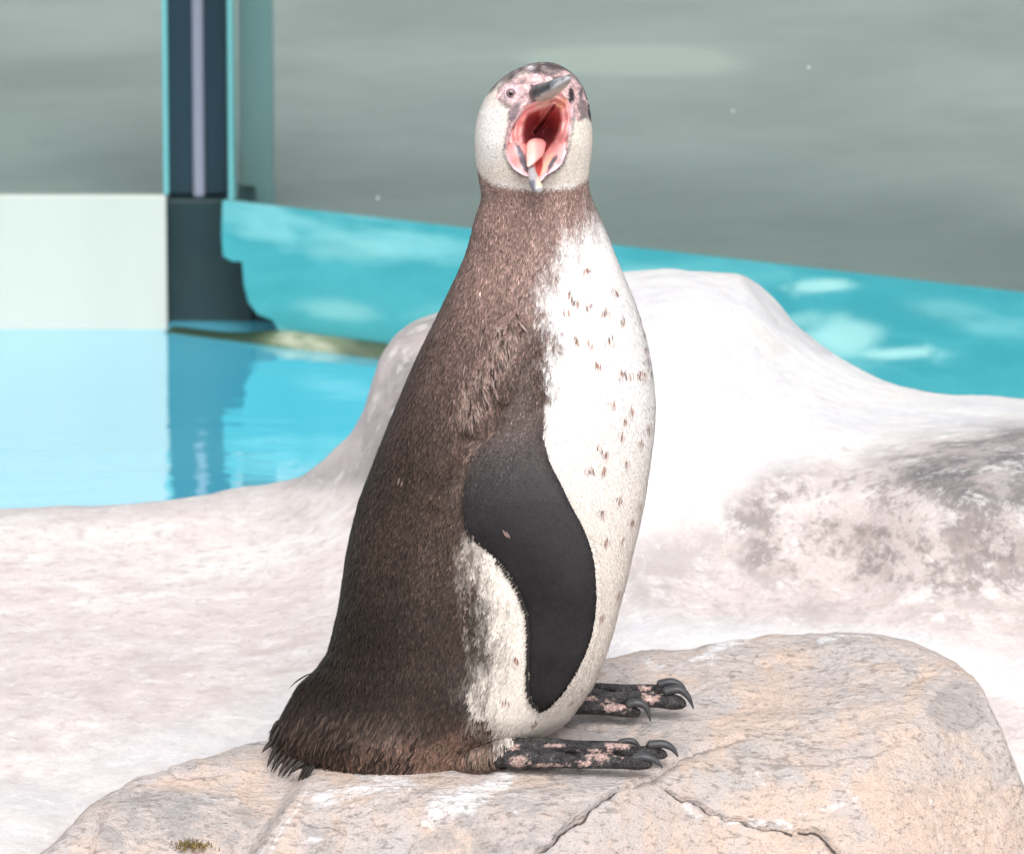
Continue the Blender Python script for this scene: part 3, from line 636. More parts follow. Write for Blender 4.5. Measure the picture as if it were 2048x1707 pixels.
ms = tmp_o.modifiers.new('s', 'SMOOTH'); ms.iterations = 5; ms.factor = .5
dg = bpy.context.evaluated_depsgraph_get(); bme = bpy.data.meshes.new_from_object(tmp_o.evaluated_get(dg))
bpy.data.objects.remove(tmp_o); bpy.data.meshes.remove(tmp)
nv = len(bme.vertices); bv = np.empty(nv * 3); bme.vertices.foreach_get('co', bv); bv = bv.reshape(-1, 3)
bn = np.empty(nv * 3); bme.vertices.foreach_get('normal', bn); bn = bn.reshape(-1, 3)
kd = kdtree.KDTree(len(src_v))
for i, v in enumerate(src_v): kd.insert(v, i)
kd.balance()
near_i = np.array([kd.find(v)[1] for v in bv]); vid = src_id[near_i]
bpx, bpy_ = proj(bv)
print('body verts', nv)

# ---- plumage pattern (the bird's own colours and painted belly shade, laid out on its side)
WHITE = [(1250, 385), (1200, 402), (1176, 432), (1154, 458), (1135, 485), (1120, 513), (1106, 540), (1095, 562), (1076, 597), (1080, 620), (1083, 640), (1093, 661), (1101, 695), (1088, 734), (1089, 755), (1097, 788), (1088, 825), (1070, 900), (960, 1040), (938, 1092), (944, 1134), (964, 1181), (978, 1228), (970, 1275), (982, 1306), (964, 1346), (944, 1390), (958, 1438), (998, 1472), (1016, 1496), (1060, 1620), (1600, 1620), (1600, 385)]
FACE = Zm((560, 370), (640, 330), (760, 300), (850, 280), (960, 290), (1050, 300), (1150, 250), (1240, 300), (1330, 400), (1370, 520), (1380, 700), (1300, 780), (1240, 720), (1225, 800), (1200, 960), (1175, 1080), (1100, 1240), (970, 1320), (880, 1400), (780, 1335), (640, 1255), (560, 1120), (545, 950), (580, 780), (600, 640), (520, 590), (460, 540), (480, 450))
C_white = np.array([.735, .715, .71]); C_cream = np.array([.66, .60, .535])
def pattern(px, py, pos):
    n1 = fbm(pos * np.array([90, 90, 30]), 3, 21) - .5; n2 = fbm(pos * np.array([260, 260, 90]), 2, 22) - .5; n3 = fbm(pos * 18, 3, 23) - .5
    # browns
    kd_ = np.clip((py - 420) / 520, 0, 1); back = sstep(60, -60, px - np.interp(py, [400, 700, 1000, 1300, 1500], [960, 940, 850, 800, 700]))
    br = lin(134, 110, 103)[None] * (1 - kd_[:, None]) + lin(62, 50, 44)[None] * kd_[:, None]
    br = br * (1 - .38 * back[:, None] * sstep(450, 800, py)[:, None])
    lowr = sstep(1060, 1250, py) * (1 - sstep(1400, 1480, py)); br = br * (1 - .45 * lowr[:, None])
    under = sstep(-25, 25, sdf(px, py, [(660, 1545), (700, 1495), (800, 1465), (860, 1480), (930, 1440), (1000, 1500), (960, 1560)]) + 60 * n3)
    br = br * (1 - .6 * under[:, None]) + lin(112, 88, 77)[None] * .6 * under[:, None]
    sc_ = sstep(-14, 14, sdf(px, py, [(985, 650), (1020, 630), (1035, 690), (1000, 740), (975, 800), (945, 860), (915, 830), (925, 760)]) + 30 * n1)
    br = br * (1 - .5 * sc_[:, None]) + lin(140, 118, 110)[None] * .5 * sc_[:, None]
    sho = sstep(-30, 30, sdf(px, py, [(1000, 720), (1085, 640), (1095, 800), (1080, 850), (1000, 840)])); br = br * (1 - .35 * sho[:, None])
    br = br * (1 + .35 * n3 + .5 * n1)[:, None]
    soft = np.interp(py, [380, 450, 600, 700, 850, 1050, 1200, 1500], [58, 56, 34, 28, 20, 46, 60, 50])
    n4 = fbm(pos * np.array([420, 420, 110]), 2, 24) - .5
    wf = sstep(-1, 1, (sdf(px, py, WHITE) - .25 * soft + 16 * n1 * soft / 20 + 34 * n2 + 52 * n4 + 12 * n3) / soft)
    belly = sstep(700, 1150, py) ; wh = C_white[None] * (1 - belly[:, None]) + (C_white * np.array([.97, .91, .83]))[None] * belly[:, None]  # shade on the downward belly painted in as a creamier white
    wh = wh * (1 + .06 * n3 + .05 * n1)[:, None]
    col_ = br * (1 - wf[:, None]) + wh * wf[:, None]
    # head
    chin = np.interp(px, [940, 950, 965, 990, 1030, 1070, 1110, 1140, 1165, 1185, 1200], [300, 330, 352, 368, 376, 378, 377, 374, 362, 352, 350])
    hd = sstep(6, -6, py - chin + 10 * n1); ck = C_cream * 1.02
    cheek = (C_cream[None] * (1 + .10 * n3 + .10 * n1)[:, None]) * (1 - .0 * hd[:, None])
    pale_side = sstep(-30, 30, sdf(px, py, Zm((240, 900), (330, 600), (480, 620), (560, 800), (520, 1000), (450, 1160), (300, 1130)))); cheek = cheek * (1 - pale_side[:, None]) + (C_white * .98)[None] * pale_side[:, None]  # cheek whiter on its left side
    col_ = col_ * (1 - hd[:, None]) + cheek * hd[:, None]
    rim = np.exp(-((py - chin + 5) / 4.0) ** 2) * sstep(980, 1000, px) * (px < 1150); col_ = col_ * (1 - .6 * rim[:, None]) + C_white[None] * .6 * rim[:, None]
    crown = np.interp(px, [940, 975, 990, 1010, 1040, 1075, 1110, 1140, 1160, 1172, 1190], [185, 186, 178, 160, 150, 150, 156, 152, 180, 235, 245])
    cr = sstep(8, -8, py - crown + 22 * n1) ; mot = np.clip(.5 + 2.2 * n1 + 1.4 * n2, 0, 1)
    cc = lin(78, 68, 71)[None] * (1 - mot[:, None]) + lin(150, 134, 134)[None] * mot[:, None]
    edge = np.maximum(sstep(1045, 990, px), sstep(1140, 1168, px)) * sstep(150, 170, py + 20); cc = cc * (1 - .55 * edge[:, None])
    col_ = col_ * (1 - cr[:, None]) + cc * cr[:, None]
    return np.clip(col_, .004, .95), wf * (1 - hd) + hd, cr
def blend(c, m, k): return c * (1 - m[:, None]) + np.asarray(k)[None] * m[:, None]
def face_paint(px, py, pos, c):
    n1 = fbm(pos * 160, 3, 25) - .5; n2 = fbm(pos * 420, 2, 26) - .5
    fm = sstep(-2.5, 2.5, sdf(px, py, FACE) + 5 * n1)
    pink = lin(198, 164, 164)[None] * (1 + .35 * n1 + .45 * n2)[:, None]
    c = c * (1 - fm[:, None]) + pink * fm[:, None]
    dk, gr = lin(42, 38, 44), lin(112, 104, 112)
    n3 = fbm(pos * 260, 4, 28, .65) - .5; upper = sstep(265, 235, py)
    c = blend(c, .55 * fm * upper * sstep(.04, .16, n3), lin(104, 92, 98)); c = blend(c, .4 * fm * upper * sstep(-.05, -.16, n3), lin(226, 206, 206))
    def P(poly, col, a=1, s_=1.6, w=5): return blend(c, a * sstep(-s_ * 1.7, s_ * 1.7, sdf(px, py, Zm(*poly)) + (w + 9) * n1 + 8 * n2), col)
    c = P([(640, 330), (760, 320), (740, 400), (715, 430), (690, 380)], lin(85, 78, 84), .85)
    c = P([(560, 330), (640, 300), (640, 350), (560, 390), (480, 460), (430, 460)], lin(80, 72, 74), .6, 3, 12)
    c = P([(480, 540), (560, 560), (620, 610), (580, 640), (510, 600)], lin(120, 112, 108), .8, 3, 10)
    c = P([(650, 600), (710, 570), (700, 650), (660, 720), (600, 760), (590, 680)], lin(104, 94, 100), .85, 2, 6)
    c = P([(745, 470), (790, 455), (790, 540), (755, 510)], lin(120, 95, 95), .8)
    c = P([(820, 410), (960, 395), (985, 470), (900, 525), (815, 490)], dk, 1)
    c = P([(1030, 320), (1120, 300), (1120, 350), (1030, 360)], lin(70, 66, 72), .9)
    c = P([(850, 260), (1000, 280), (1060, 320), (960, 310), (860, 290)], lin(95, 82, 84), .8, 2, 8)
    c = P([(1195, 450), (1240, 455), (1245, 560), (1200, 605), (1180, 540)], dk, 1)
    c = P([(1290, 430), (1325, 440), (1330, 520), (1300, 520)], lin(80, 66, 76), .9)
    c = P([(1200, 300), (1270, 300), (1340, 400), (1390, 520), (1385, 600), (1350, 500), (1290, 390)], lin(70, 64, 66), .75, 2, 8)
    c = P([(1300, 570), (1370, 550), (1390, 720), (1330, 780), (1280, 740)], lin(96, 88, 90), .8, 2, 12)
    ring = seg_dist(px, py, GAPE, True); out = sdf(px, py, GAPE)
    low = sstep(250, 262, py + 0 * px)
    c = blend(c, np.exp(-((out + 3.5) / 3.0) ** 2) * sstep(205, 225, py) * (.55 + n1), lin(88, 78, 88))
    c = blend(c, np.exp(-(np.hypot(px - 1021.5, py - 186) - 15) ** 2 / 9.0) * .7, lin(205, 188, 196))
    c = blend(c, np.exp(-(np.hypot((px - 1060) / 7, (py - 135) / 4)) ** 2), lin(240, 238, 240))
    return c, fm
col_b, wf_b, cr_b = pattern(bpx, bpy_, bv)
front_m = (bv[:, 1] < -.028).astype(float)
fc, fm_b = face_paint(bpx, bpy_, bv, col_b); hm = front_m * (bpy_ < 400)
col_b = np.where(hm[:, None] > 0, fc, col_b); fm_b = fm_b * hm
# flipper and feet tints
fn = fbm(bv * 60, 3, 33) - .5; fn2 = fbm(bv * 260, 2, 34) - .5
flip = (np.array([.013, .0118, .0128])[None] * (1 - sstep(1000, 780, bpy_))[:, None] + lin(100, 86, 82)[None] * .85 * sstep(1000, 780, bpy_)[:, None])
flip = flip * (1 - .0 * fn)[:, None] * (1 + .9 * fn + .6 * fn2)[:, None]
gl_ = sstep(-60, 60, sdf(bpx, bpy_, [(960, 910), (1080, 860), (1130, 990), (1180, 1100), (1150, 1180), (1060, 1080), (980, 1000)])); flip = flip * (1 - .5 * gl_[:, None]) + lin(56, 53, 56)[None] * .5 * gl_[:, None]
isf = (vid == 1) & (bpy_ > 700); fb_ = np.where(isf, sstep(740, 840, bpy_), 0)
col_b = col_b * (1 - fb_[:, None]) + flip * fb_[:, None]
pinkmask = np.zeros(nv); 
for x, y, rx, ry in ((1200, 1512, 42, 14), (1240, 1490, 38, 10), (1170, 1525, 40, 9), (1110, 1490, 30, 5), (1190, 1500, 40, 4), (1040, 1520, 30, 18), (1030, 1495, 18, 12), (1225, 1412, 40, 16), (1300, 1395, 26, 16), (1290, 1376, 20, 8), (1170, 1395, 26, 8), (1100, 1530, 50, 6), (1180, 1432, 60, 5)):
    pinkmask = np.maximum(pinkmask, np.exp(-((bpx - x) / rx) ** 2 - ((bpy_ - y) / ry) ** 2))
pm = .9 * sstep(.43, .56, pinkmask * .55 + 1.0 * (fbm(bv * 240, 5, 35, .75) - .38))
foot_c = np.array([.040, .037, .039])[None] * (1 + 1.7 * fn2 + .9 * fn + 1.6 * (fbm(bv * np.array([900, 500, 500]), 2, 38) - .5))[:, None] * (1 - pm[:, None]) + lin(188, 160, 153)[None] * (.95 + .9 * fn2)[:, None] * pm[:, None]
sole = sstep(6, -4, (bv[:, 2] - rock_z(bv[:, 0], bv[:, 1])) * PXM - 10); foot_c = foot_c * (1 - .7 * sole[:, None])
isfoot = vid == 2
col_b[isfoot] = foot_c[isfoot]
col_b = np.clip(col_b, .003, .95)

root = empty('penguin', (0, 0, 0)); tag(root, 'spotted brown and white penguin with its beak wide open standing on the boulder', 'penguin')
bme.materials.clear(); bme.materials.append(M_skin); bme.name = 'body'
a = bme.color_attributes.new('tint', 'FLOAT_COLOR', 'POINT'); a.data.foreach_set('color', np.c_[col_b, np.ones(nv)].astype(np.float32).ravel())
a = bme.attributes.new('scaly', 'FLOAT', 'POINT'); a.data.foreach_set('value', isfoot.astype(np.float32))
bme.polygons.foreach_set('use_smooth', np.ones(len(bme.polygons), bool))
body = bpy.data.objects.new('body', bme); COL.objects.link(body); body.parent = root

# ---- plumage: many small lying feathers
nf = len(bme.polygons); lv = np.empty(len(bme.loops), np.int32); bme.loops.foreach_get('vertex_index', lv)
ls = np.empty(nf, np.int32); bme.polygons.foreach_get('loop_start', ls); quad = np.stack([lv[ls], lv[ls + 1], lv[ls + 2]], -1)
NFE = 270000
fi = rng.integers(0, nf, NFE); bc = rng.dirichlet((1, 1, 1), NFE); tri = quad[fi]
wsum = lambda A: (A[tri] * bc[..., None]).sum(1)
fp, fnm = wsum(bv), wsum(bn); fnm /= np.linalg.norm(fnm, axis=1)[:, None] + 1e-9
fid = vid[tri[:, 0]]; ffm = fm_b[tri].max(1); ffb = fb_[tri].mean(1)
fpx, fpy = proj(fp)
ingape = (sdf(fpx, fpy, GAPE) > -6) & (fp[:, 1] < -.0) & (fpy < 400)
bottom = fp[:, 2] < rock_z(fp[:, 0], fp[:, 1]) + .003
keep = (fid != 2) & (ffm < .35) & ~ingape & ~bottom
FLIPO = [(r_[1], r_[0]) for r_ in FT[5:]] + [(r_[2], r_[0]) for r_ in FT[:4:-1]]
keep &= ~((fid == 0) & (fp[:, 1] < 0) & (sdf(fpx, fpy, FLIPO) > np.where(fpy > 1060, -13, -4)) & (fpy > 900))
keep &= (fp[:, 1] < .03) | (rng.random(NFE) < .5)
fp, fnm, fid, ffb, fpx, fpy = fp[keep], fnm[keep], fid[keep], ffb[keep], fpx[keep], fpy[keep]
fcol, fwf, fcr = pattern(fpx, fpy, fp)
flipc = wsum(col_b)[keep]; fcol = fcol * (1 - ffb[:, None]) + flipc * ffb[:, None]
# spots on the belly
SPOTS = [(1176, 542), (1231, 583), (1140, 591), (1154, 609), (1178, 613), (1134, 624), (1212, 624), (1245, 642), (1157, 684), (1182, 691), (1221, 684), (1199, 732), (1244, 749), (1257, 753), (1279, 752), (1285, 750), (1298, 748), (1281, 640), (1287, 672), (1292, 700), (1296, 725), (1228, 811), (1267, 821), (1254, 843), (1247, 873), (1301, 860), (1285, 888), (1198, 902), (1216, 911), (1182, 944), (1209, 945), (1255, 932), (1242, 1004), (1208, 1030), (1269, 1046), (1284, 1010), (1215, 1088), (1247, 1083), (1206, 1238), (1240, 1190), (1032, 1324), (1148, 1404), (1071, 1453), (1005, 1465), (1013, 1408)]
# direction of lie, as (right, down) across the bird
def flow(px, py):
    dx = np.interp(py, [120, 380, 600, 900, 1250, 1400, 1560], [0, .05, -.18, -.22, -.15, -.3, -.35]); dy = np.ones_like(dx)
    tail = sstep(760, 560, px) * sstep(1280, 1420, py); dx = dx - .35 * tail
    belly = sstep(-10, 60, sdf(px, py, WHITE)); dx = dx * (1 - belly) + belly * np.interp(py, [400, 700, 1000, 1300, 1450], [.22, .08, -.06, -.25, -.6])
    sh = np.exp(-((px - 960) / 60) ** 2 - ((py - 760) / 110) ** 2); dx = dx + .35 * sh
    hd = sstep(385, 370, py); dx = dx * (1 - hd) + hd * np.clip((px - 1070) / 90, -1.2, 1.2)
    return dx, dy
def make_feathers(P, N, px, py, fb, col, wf, lenm, widm, lift, seed):
    r = np.random.default_rng(seed); n = len(P)
    dx, dy = flow(px, py)
    dx = dx * (1 - fb) + fb * np.interp(py, [880, 1050, 1200, 1420], [-.3, .1, -.1, -.35])
    dirv = RT[None] * dx[:, None] - UPV[None] * dy[:, None] + r.normal(0, .16, (n, 3))
    dirv -= N * (dirv * N).sum(1)[:, None]; dirv /= np.linalg.norm(dirv, axis=1)[:, None] + 1e-9
    side = np.cross(N, dirv)
    L = lenm * (.75 + .5 * r.random(n)); W = widm * (.75 + .5 * r.random(n)); lf = lift * (.4 + 1.2 * r.random(n))
    bow = r.normal(0, .10, n)
    e = lambda a, b, c: P + dirv * (L * a)[:, None] + side * b[:, None] + N * c[:, None]
    Vf = np.stack([e(0, -W * .32, -np.full(n, .0004)), e(0, W * .32, -np.full(n, .0004)), e(.55, W * .5 + L * bow * .4, L * lf * .7), e(.55, -W * .5 + L * bow * .4, L * lf * .7), e(1.0, L * bow, L * lf * .9)], 1)
    b = np.arange(n)[:, None] * 5
    F4 = b + np.array([[0, 1, 2, 3]]); F3 = b + np.array([[3, 2, 4]])
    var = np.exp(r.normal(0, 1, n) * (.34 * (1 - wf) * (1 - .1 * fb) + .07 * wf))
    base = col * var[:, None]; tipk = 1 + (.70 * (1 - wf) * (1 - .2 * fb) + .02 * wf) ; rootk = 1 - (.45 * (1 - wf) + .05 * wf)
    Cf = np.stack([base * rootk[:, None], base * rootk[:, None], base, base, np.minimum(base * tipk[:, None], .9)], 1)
    return Vf.reshape(-1, 3), F4, F3, Cf.reshape(-1, 3)
ln = np.interp(fpy, [120, 370, 420, 600, 1200, 1400, 1540], [.0030, .0034, .0048, .0068, .0066, .0085, .0095]); ln = ln * (1 - .48 * ffb) * (1 - .12 * fwf)
wdv = np.interp(fpy, [120, 370, 420, 600, 1540], [.0010, .0011, .0013, .0016, .0017]) * (1 - .12 * ffb) * (1 - .15 * fwf)
lift = np.interp(fpy, [120, 400, 700, 1540], [.07, .10, .15, .15]) * (1 - .50 * fwf) * (1 - .45 * ffb)
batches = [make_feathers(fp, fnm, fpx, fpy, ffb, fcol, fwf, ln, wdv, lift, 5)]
# explicit extra feathers: spots, pale shoulder plumes, serrated flipper edge, tail underside
ex = []
ctr = np.array([(bv[:, 1] < .0)]).ravel(); fidx = np.where((bv[:, 1] < .0) & (vid != 2))[0]
kd2 = kdtree.KDTree(len(fidx))
for i, j in enumerate(fidx): kd2.insert((bpx[j], bpy_[j], 0), i)
kd2.balance()
def surf(px, py):
    c = [fidx[k] for _, k, _ in kd2.find_n((px, py, 0), 6)]; j = min(c, key=lambda k: bv[k, 1]); return j
R2 = random.Random(8)
def extra(px, py, ang, L, W, colr, wfv, lft=.12, fbv=0.0):
    j = surf(px, py); ex.append((bv[j] + bn[j] * .0007, bn[j], ang, L, W, colr, wfv, lft))
for (x, y) in SPOTS:
    for k in range(5):
        extra(x + R2.gauss(0, 4.5), y - 5 + R2.gauss(0, 5), R2.gauss(0, .25), .0062 * R2.uniform(.7, 1.2), .0016, lin(*R2.choice([(205, 190, 184), (190, 178, 178), (215, 200, 190)])), .6, .06)
    for k in range(R2.randint(2, 5)):
        cl = lin(*R2.choice([(150, 112, 98), (124, 98, 90), (168, 134, 118), (120, 110, 112)]))
        extra(x + R2.gauss(0, 2.8), y - 7 + R2.gauss(0, 3), R2.gauss(0, .22), .0058 * R2.uniform(.7, 1.2), .0013, cl, .4, .10)
for k in range(150):
    t = R2.random(); x = 1022 - 90 * t + R2.gauss(0, 15); y = 640 + 195 * t + R2.gauss(0, 14)
    extra(x, y, .25 + R2.gauss(0, .15), .012 * R2.uniform(.7, 1.3), .0017, lin(*R2.choice([(150, 130, 122), (92, 76, 70), (166, 148, 140), (60, 48, 44)])) * .8, .35, .10)
for k in range(12):
    t = R2.random(); extra(1000 - 75 * t + R2.gauss(0, 4), 855 + 60 * t + R2.gauss(0, 5), -.75 + R2.gauss(0, .2), .008, .0013, lin(130, 108, 98) * .8, .3, .12)
for (x, y, a, L) in ((938, 1165, .05, .011), (936, 1182, .0, .011), (929, 1205, .06, .010), (927, 1225, .0, .010), (925, 1245, -.02, .011), (921, 1262, -.05, .010), (800, 950, .3, .010), (806, 953, .3, .009), (722, 1065, .1, .006), (748, 1140, 0, .007), (900, 1130, .1, .006), (1003, 1060, -.5, .008), (1010, 1064, -.5, .007)):
    extra(x, y, -a, L, .0022, lin(140, 120, 115) * .75, .5, .05)
for k in range(420):
    y = 1538 - 120 * R2.random() ** 1.5; x = 556 + 280 * R2.random() ** 1.6
    extra(x, y, -.35 + R2.gauss(0, .2), .013 * R2.uniform(.8, 1.3), .002, lin(*R2.choice([(54, 43, 37), (72, 58, 51), (86, 70, 61), (40, 32, 28)])) * .7, .05, .16)
for k in range(260):
    x = R2.gauss(962, 30); y = 1535 - 100 * R2.random() ** 1.4
    if x > 985 and y < 1508: continue
    extra(x, y, .15 + R2.gauss(0, .2), .011 * R2.uniform(.7, 1.2), .0018, lin(*R2.choice([(88, 72, 62), (104, 88, 77), (66, 54, 46), (120, 105, 94)])) * .72, .2, .15)
def pack_extra(ex, seed):
    P = np.array([e[0] for e in ex]); N = np.array([e[1] for e in ex]); ang = np.array([e[2] for e in ex]); L = np.array([e[3] for e in ex]); W = np.array([e[4] for e in ex])
    C = np.array([e[5] for e in ex]); wfv = np.array([e[6] for e in ex]); lf = np.array([e[7] for e in ex])
    dirv = RT[None] * np.sin(ang)[:, None] - UPV[None] * np.cos(ang)[:, None]
    dirv -= N * (dirv * N).sum(1)[:, None]; dirv /= np.linalg.norm(dirv, axis=1)[:, None] + 1e-9; side = np.cross(N, dirv); n = len(P)
    e = lambda a, b, c: P + dirv * (L * a)[:, None] + side * b[:, None] + N * c[:, None]
    Vf = np.stack([e(0, -W * .3, np.zeros(n)), e(0, W * .3, np.zeros(n)), e(.55, W * .5, L * lf * .7), e(.55, -W * .5, L * lf * .7), e(1.0, W * 0, L * lf)], 1)
    b = np.arange(n)[:, None] * 5
    Cf = np.stack([C * .8, C * .8, C, C, np.minimum(C * 1.15, .9)], 1)
    return Vf.reshape(-1, 3), b + np.array([[0, 1, 2, 3]]), b + np.array([[3, 2, 4]]), Cf.reshape(-1, 3)
batches.append(pack_extra(ex, 3))
# serrated trailing edge of the near flipper
sv = []
for y in np.arange(1120, 1421, 4.2):
    x = np.interp(y, FT[:, 0], FT[:, 1]) + 1.5; Yf = float(np.interp(y, fy, fYc)) - .001
    if y > 1400: x = np.interp(y, [1400, 1420], [1064, 1084])
    p = at(x, y, Yf); sv.append((p, np.array([0, -1, 0]) , -.75 + R2.gauss(0, .12), .0042 * R2.uniform(.8, 1.3), .0022, np.array([.02, .017, .016]), 0, .0))
for x in np.arange(1066, 1104, 4.0):
    y = 1419 - abs(x - 1085) * .45; p = at(x, y - 4, float(fYc[-1]) - .001); sv.append((p, np.array([0, -1, 0]), -.25 + R2.gauss(0, .15), .0045, .002, np.array([.02, .017, .016]), 0, 0))
batches.append(pack_extra(sv, 4))
off = 0; VV, FF4, FF3, CC = [], [], [], []
for v, f4, f3, c in batches:
    VV.append(v); FF4.append(f4 + off); FF3.append(f3 + off); CC.append(c); off += len(v)
VV = np.vstack(VV); CC = np.vstack(CC); f4 = np.vstack(FF4); f3 = np.vstack(FF3)
pm_ = bpy.data.meshes.new('plumage'); pm_.vertices.add(len(VV)); pm_.vertices.foreach_set('co', VV.ravel())
nl = f4.size + f3.size; pm_.loops.add(nl); pm_.loops.foreach_set('vertex_index', np.r_[f4.ravel(), f3.ravel()].astype(np.int32))
pm_.polygons.add(len(f4) + len(f3)); pm_.polygons.foreach_set('loop_start', np.r_[np.arange(len(f4)) * 4, f4.size + np.arange(len(f3)) * 3].astype(np.int32))
pm_.update(calc_edges=True)
a = pm_.color_attributes.new('tint', 'FLOAT_COLOR', 'POINT'); a.data.foreach_set('color', np.c_[np.clip(CC, .003, .95), np.ones(len(CC))].astype(np.float32).ravel())
M_plume = mat_tint('feather_vane', .55, .22)
pm_.materials.append(M_plume); pm_.polygons.foreach_set('use_smooth', np.ones(len(pm_.polygons), bool))
plum = bpy.data.objects.new('plumage', pm_); COL.objects.link(plum); plum.parent = root; plum['kind'] = 'stuff'

# ---- tail feathers
M_tail = mat_plain('tail_quill', (.018, .015, .013), (.05, .04, .034), 60, .5, .3, .2)
TF = [((552, 1478), (527, 1507)), ((556, 1490), (529, 1533)), ((562, 1500), (538, 1543)), ((572, 1508), (546, 1549)), ((582, 1512), (555, 1552)), ((592, 1516), (564, 1554)), ((602, 1520), (574, 1555)), ((610, 1525), (583, 1556)), ((616, 1530), (592, 1562)), ((622, 1530), (603, 1567)), ((630, 1528), (611, 1564)), ((560, 1450), (540, 1492)), ((566, 1460), (543, 1508)), ((556, 1440), (538, 1478)), ((622, 1346), (577, 1378))]
for i, (a_, b_) in enumerate(TF):
    ya = -.030 - .002 * (i % 4) - (.02 * sstep(540, 630, a_[0])); stray = i == len(TF) - 1
    if stray: ya = .0
    b_ = (b_[0] + R2.gauss(0, 3), b_[1] + R2.gauss(0, 4)) if not stray else b_
    A = at(*a_, ya); B = at(*b_, ya - (.002 if not stray else 0)); mid = (A + B) / 2 + np.array([-.002 if stray else 0, 0, .003])
    dv = (B - A); sdv = np.cross(dv, [0, 1, 0]); sdv /= np.linalg.norm(sdv); hw = .0008 if stray else .0017 + .0010 * R2.random()
    pts = []
    for k, t in enumerate(np.linspace(0, 1, 9)):
        c = (1 - t) ** 2 * A + 2 * t * (1 - t) * mid + t * t * B; ww = hw * (1 - t ** 3) * (.6 + .4 * min(1, t * 3)); th_ = .0007
        pts += [c - sdv * ww, c + np.array([0, -th_, 0]), c + sdv * ww, c + np.array([0, th_, 0])]
    F = [list(map(int, f)) for f in grid_faces(9, 4, True)] + [[0, 1, 2, 3], [35, 34, 33, 32]]
    mesh_obj('tail_feather', pts, F, M_tail, root)

# ---- claws
s = NT('claw_horn'); M_claw = s.fin(s.mix(s.noise(240, 2), (.022, .022, .026), (.06, .06, .065)), .5, s.bump(s.noise(500, 2), .15, .001), .5)
CL = [[(1268, 1514, -.084), (1292, 1513, -.086), (1312, 1521, -.087), (1325, 1534, -.088)], [(1298, 1489, -.061), (1326, 1487, -.062), (1345, 1496, -.063), (1356, 1512, -.064)],
      [(1238, 1484, -.037), (1256, 1480, -.038), (1270, 1484, -.038), (1280, 1492, -.038)],
      [(1256, 1408, .038), (1276, 1405, .037), (1293, 1415, .036), (1301, 1441, .035)], [(1330, 1382, .051), (1358, 1378, .050), (1376, 1392, .049), (1387, 1416, .048)],
      [(1318, 1368, .075), (1342, 1363, .074), (1362, 1370, .073), (1374, 1386, .072)]]
for k, c in enumerate(CL):
    V, F = tube([at(*p) for p in c], [.0046 if k != 2 else .003, .0043 if k != 2 else .003, .0030, .0008], 14, .85); mesh_obj('claw', V, F, M_claw, root)

# ---- mouth lining
YM = -.070
mz = [(870, 565, .006), (740, 620, -.002), (680, 720, -.008), (615, 810, -.012), (570, 1000, -.011), (558, 1080, -.008), (620, 1215, -.003), (720, 1295, .006), (790, 1320, .014), (880, 1410, .026), (970, 1300, .014), (1110, 1210, -.002), (1170, 1060, -.008), (1195, 950, -.012), (1225, 760, -.014), (1235, 650, -.012), (1185, 560, -.006), (1100, 480, .010),
      (700, 900, -.004), (670, 980, -.002), (1140, 850, -.006), (720, 1120, .003), (1070, 1120, .002), (790, 620, .002), (1170, 680, -.004), (740, 760, -.008), (1110, 900, -.010),
      (810, 800, -.040), (900, 850, -.055), (1000, 800, -.052), (880, 970, -.042), (1000, 940, -.044), (790, 940, -.036), (1060, 620, -.004), (960, 620, -.006), (1050, 720, -.026), (880, 690, -.018), (960, 720, -.030), (870, 1130, -.016), (880, 1260, .0), (800, 1200, -.004), (960, 1180, -.004)]
f_m = tps([(*Zm((x, y))[0], o) for x, y, o in mz])
gx = np.arange(1006, 1152, .9); gy = np.arange(176, 372, .9); GX, GYm = np.meshgrid(gx, gy); sdm = sdf(GX, GYm, GAPE)
O_ = f_m(GX, GYm) ; O_ = O_ + .0016 * np.sin(seg_dist(GX, GYm, CAVITY, True) / 2.1) * (sdf(GX, GYm, CAVITY) < 0) * sstep(1, 6, sdm) * (GYm < 285)
slit = Zm((1045, 610), (960, 740), (860, 880)); O_ = O_ - .005 * np.exp(-(seg_dist(GX + 4 * (fbm(np.c_[GX.ravel() / 9, GYm.ravel() / 9, GX.ravel() * 0], 2, 5).reshape(GX.shape) - .5), GYm, slit) / 2.0) ** 2) + .005 * np.exp(-((seg_dist(GX, GYm, slit) - 5.5) / 2.6) ** 2)
MP = at(GX, GYm, YM - O_); idx = np.arange(GX.size).reshape(GX.shape); ok = sdm > -1.5
cell = ok[:-1, :-1] & ok[1:, :-1] & ok[:-1, 1:] & ok[1:, 1:]
MF = np.stack([idx[:-1, :-1], idx[1:, :-1], idx[1:, 1:], idx[:-1, 1:]], -1)[cell]
fx, fyv = GX.ravel(), GYm.ravel(); mp = MP.reshape(-1, 3); mn = fbm(mp * 220, 3, 71) - .5
mc = np.repeat(lin(238, 170, 168)[None], len(fx), 0) * (1 + .25 * mn)[:, None]
def MPoly(c, poly, colr, a=1, s_=2.0): return blend(c, a * sstep(-s_, s_, sdf(fx, fyv, poly) + 3 * mn), colr)
mc = blend(mc, sstep(7, 1, sdm.ravel()) * (fyv > 215), lin(232, 196, 204))
mc = MPoly(mc, Zm((660, 800), (720, 690), (820, 610), (860, 640), (760, 720), (710, 850), (690, 960), (640, 960)), lin(236, 140, 138), .7)
mc = MPoly(mc, Zm((1050, 560), (1160, 520), (1180, 600), (1110, 680), (1060, 620)), lin(214, 140, 112), .8)
mc = MPoly(mc, Zm((870, 560), (1090, 470), (1110, 500), (1000, 600), (900, 650), (860, 620)), lin(222, 176, 160), .8)
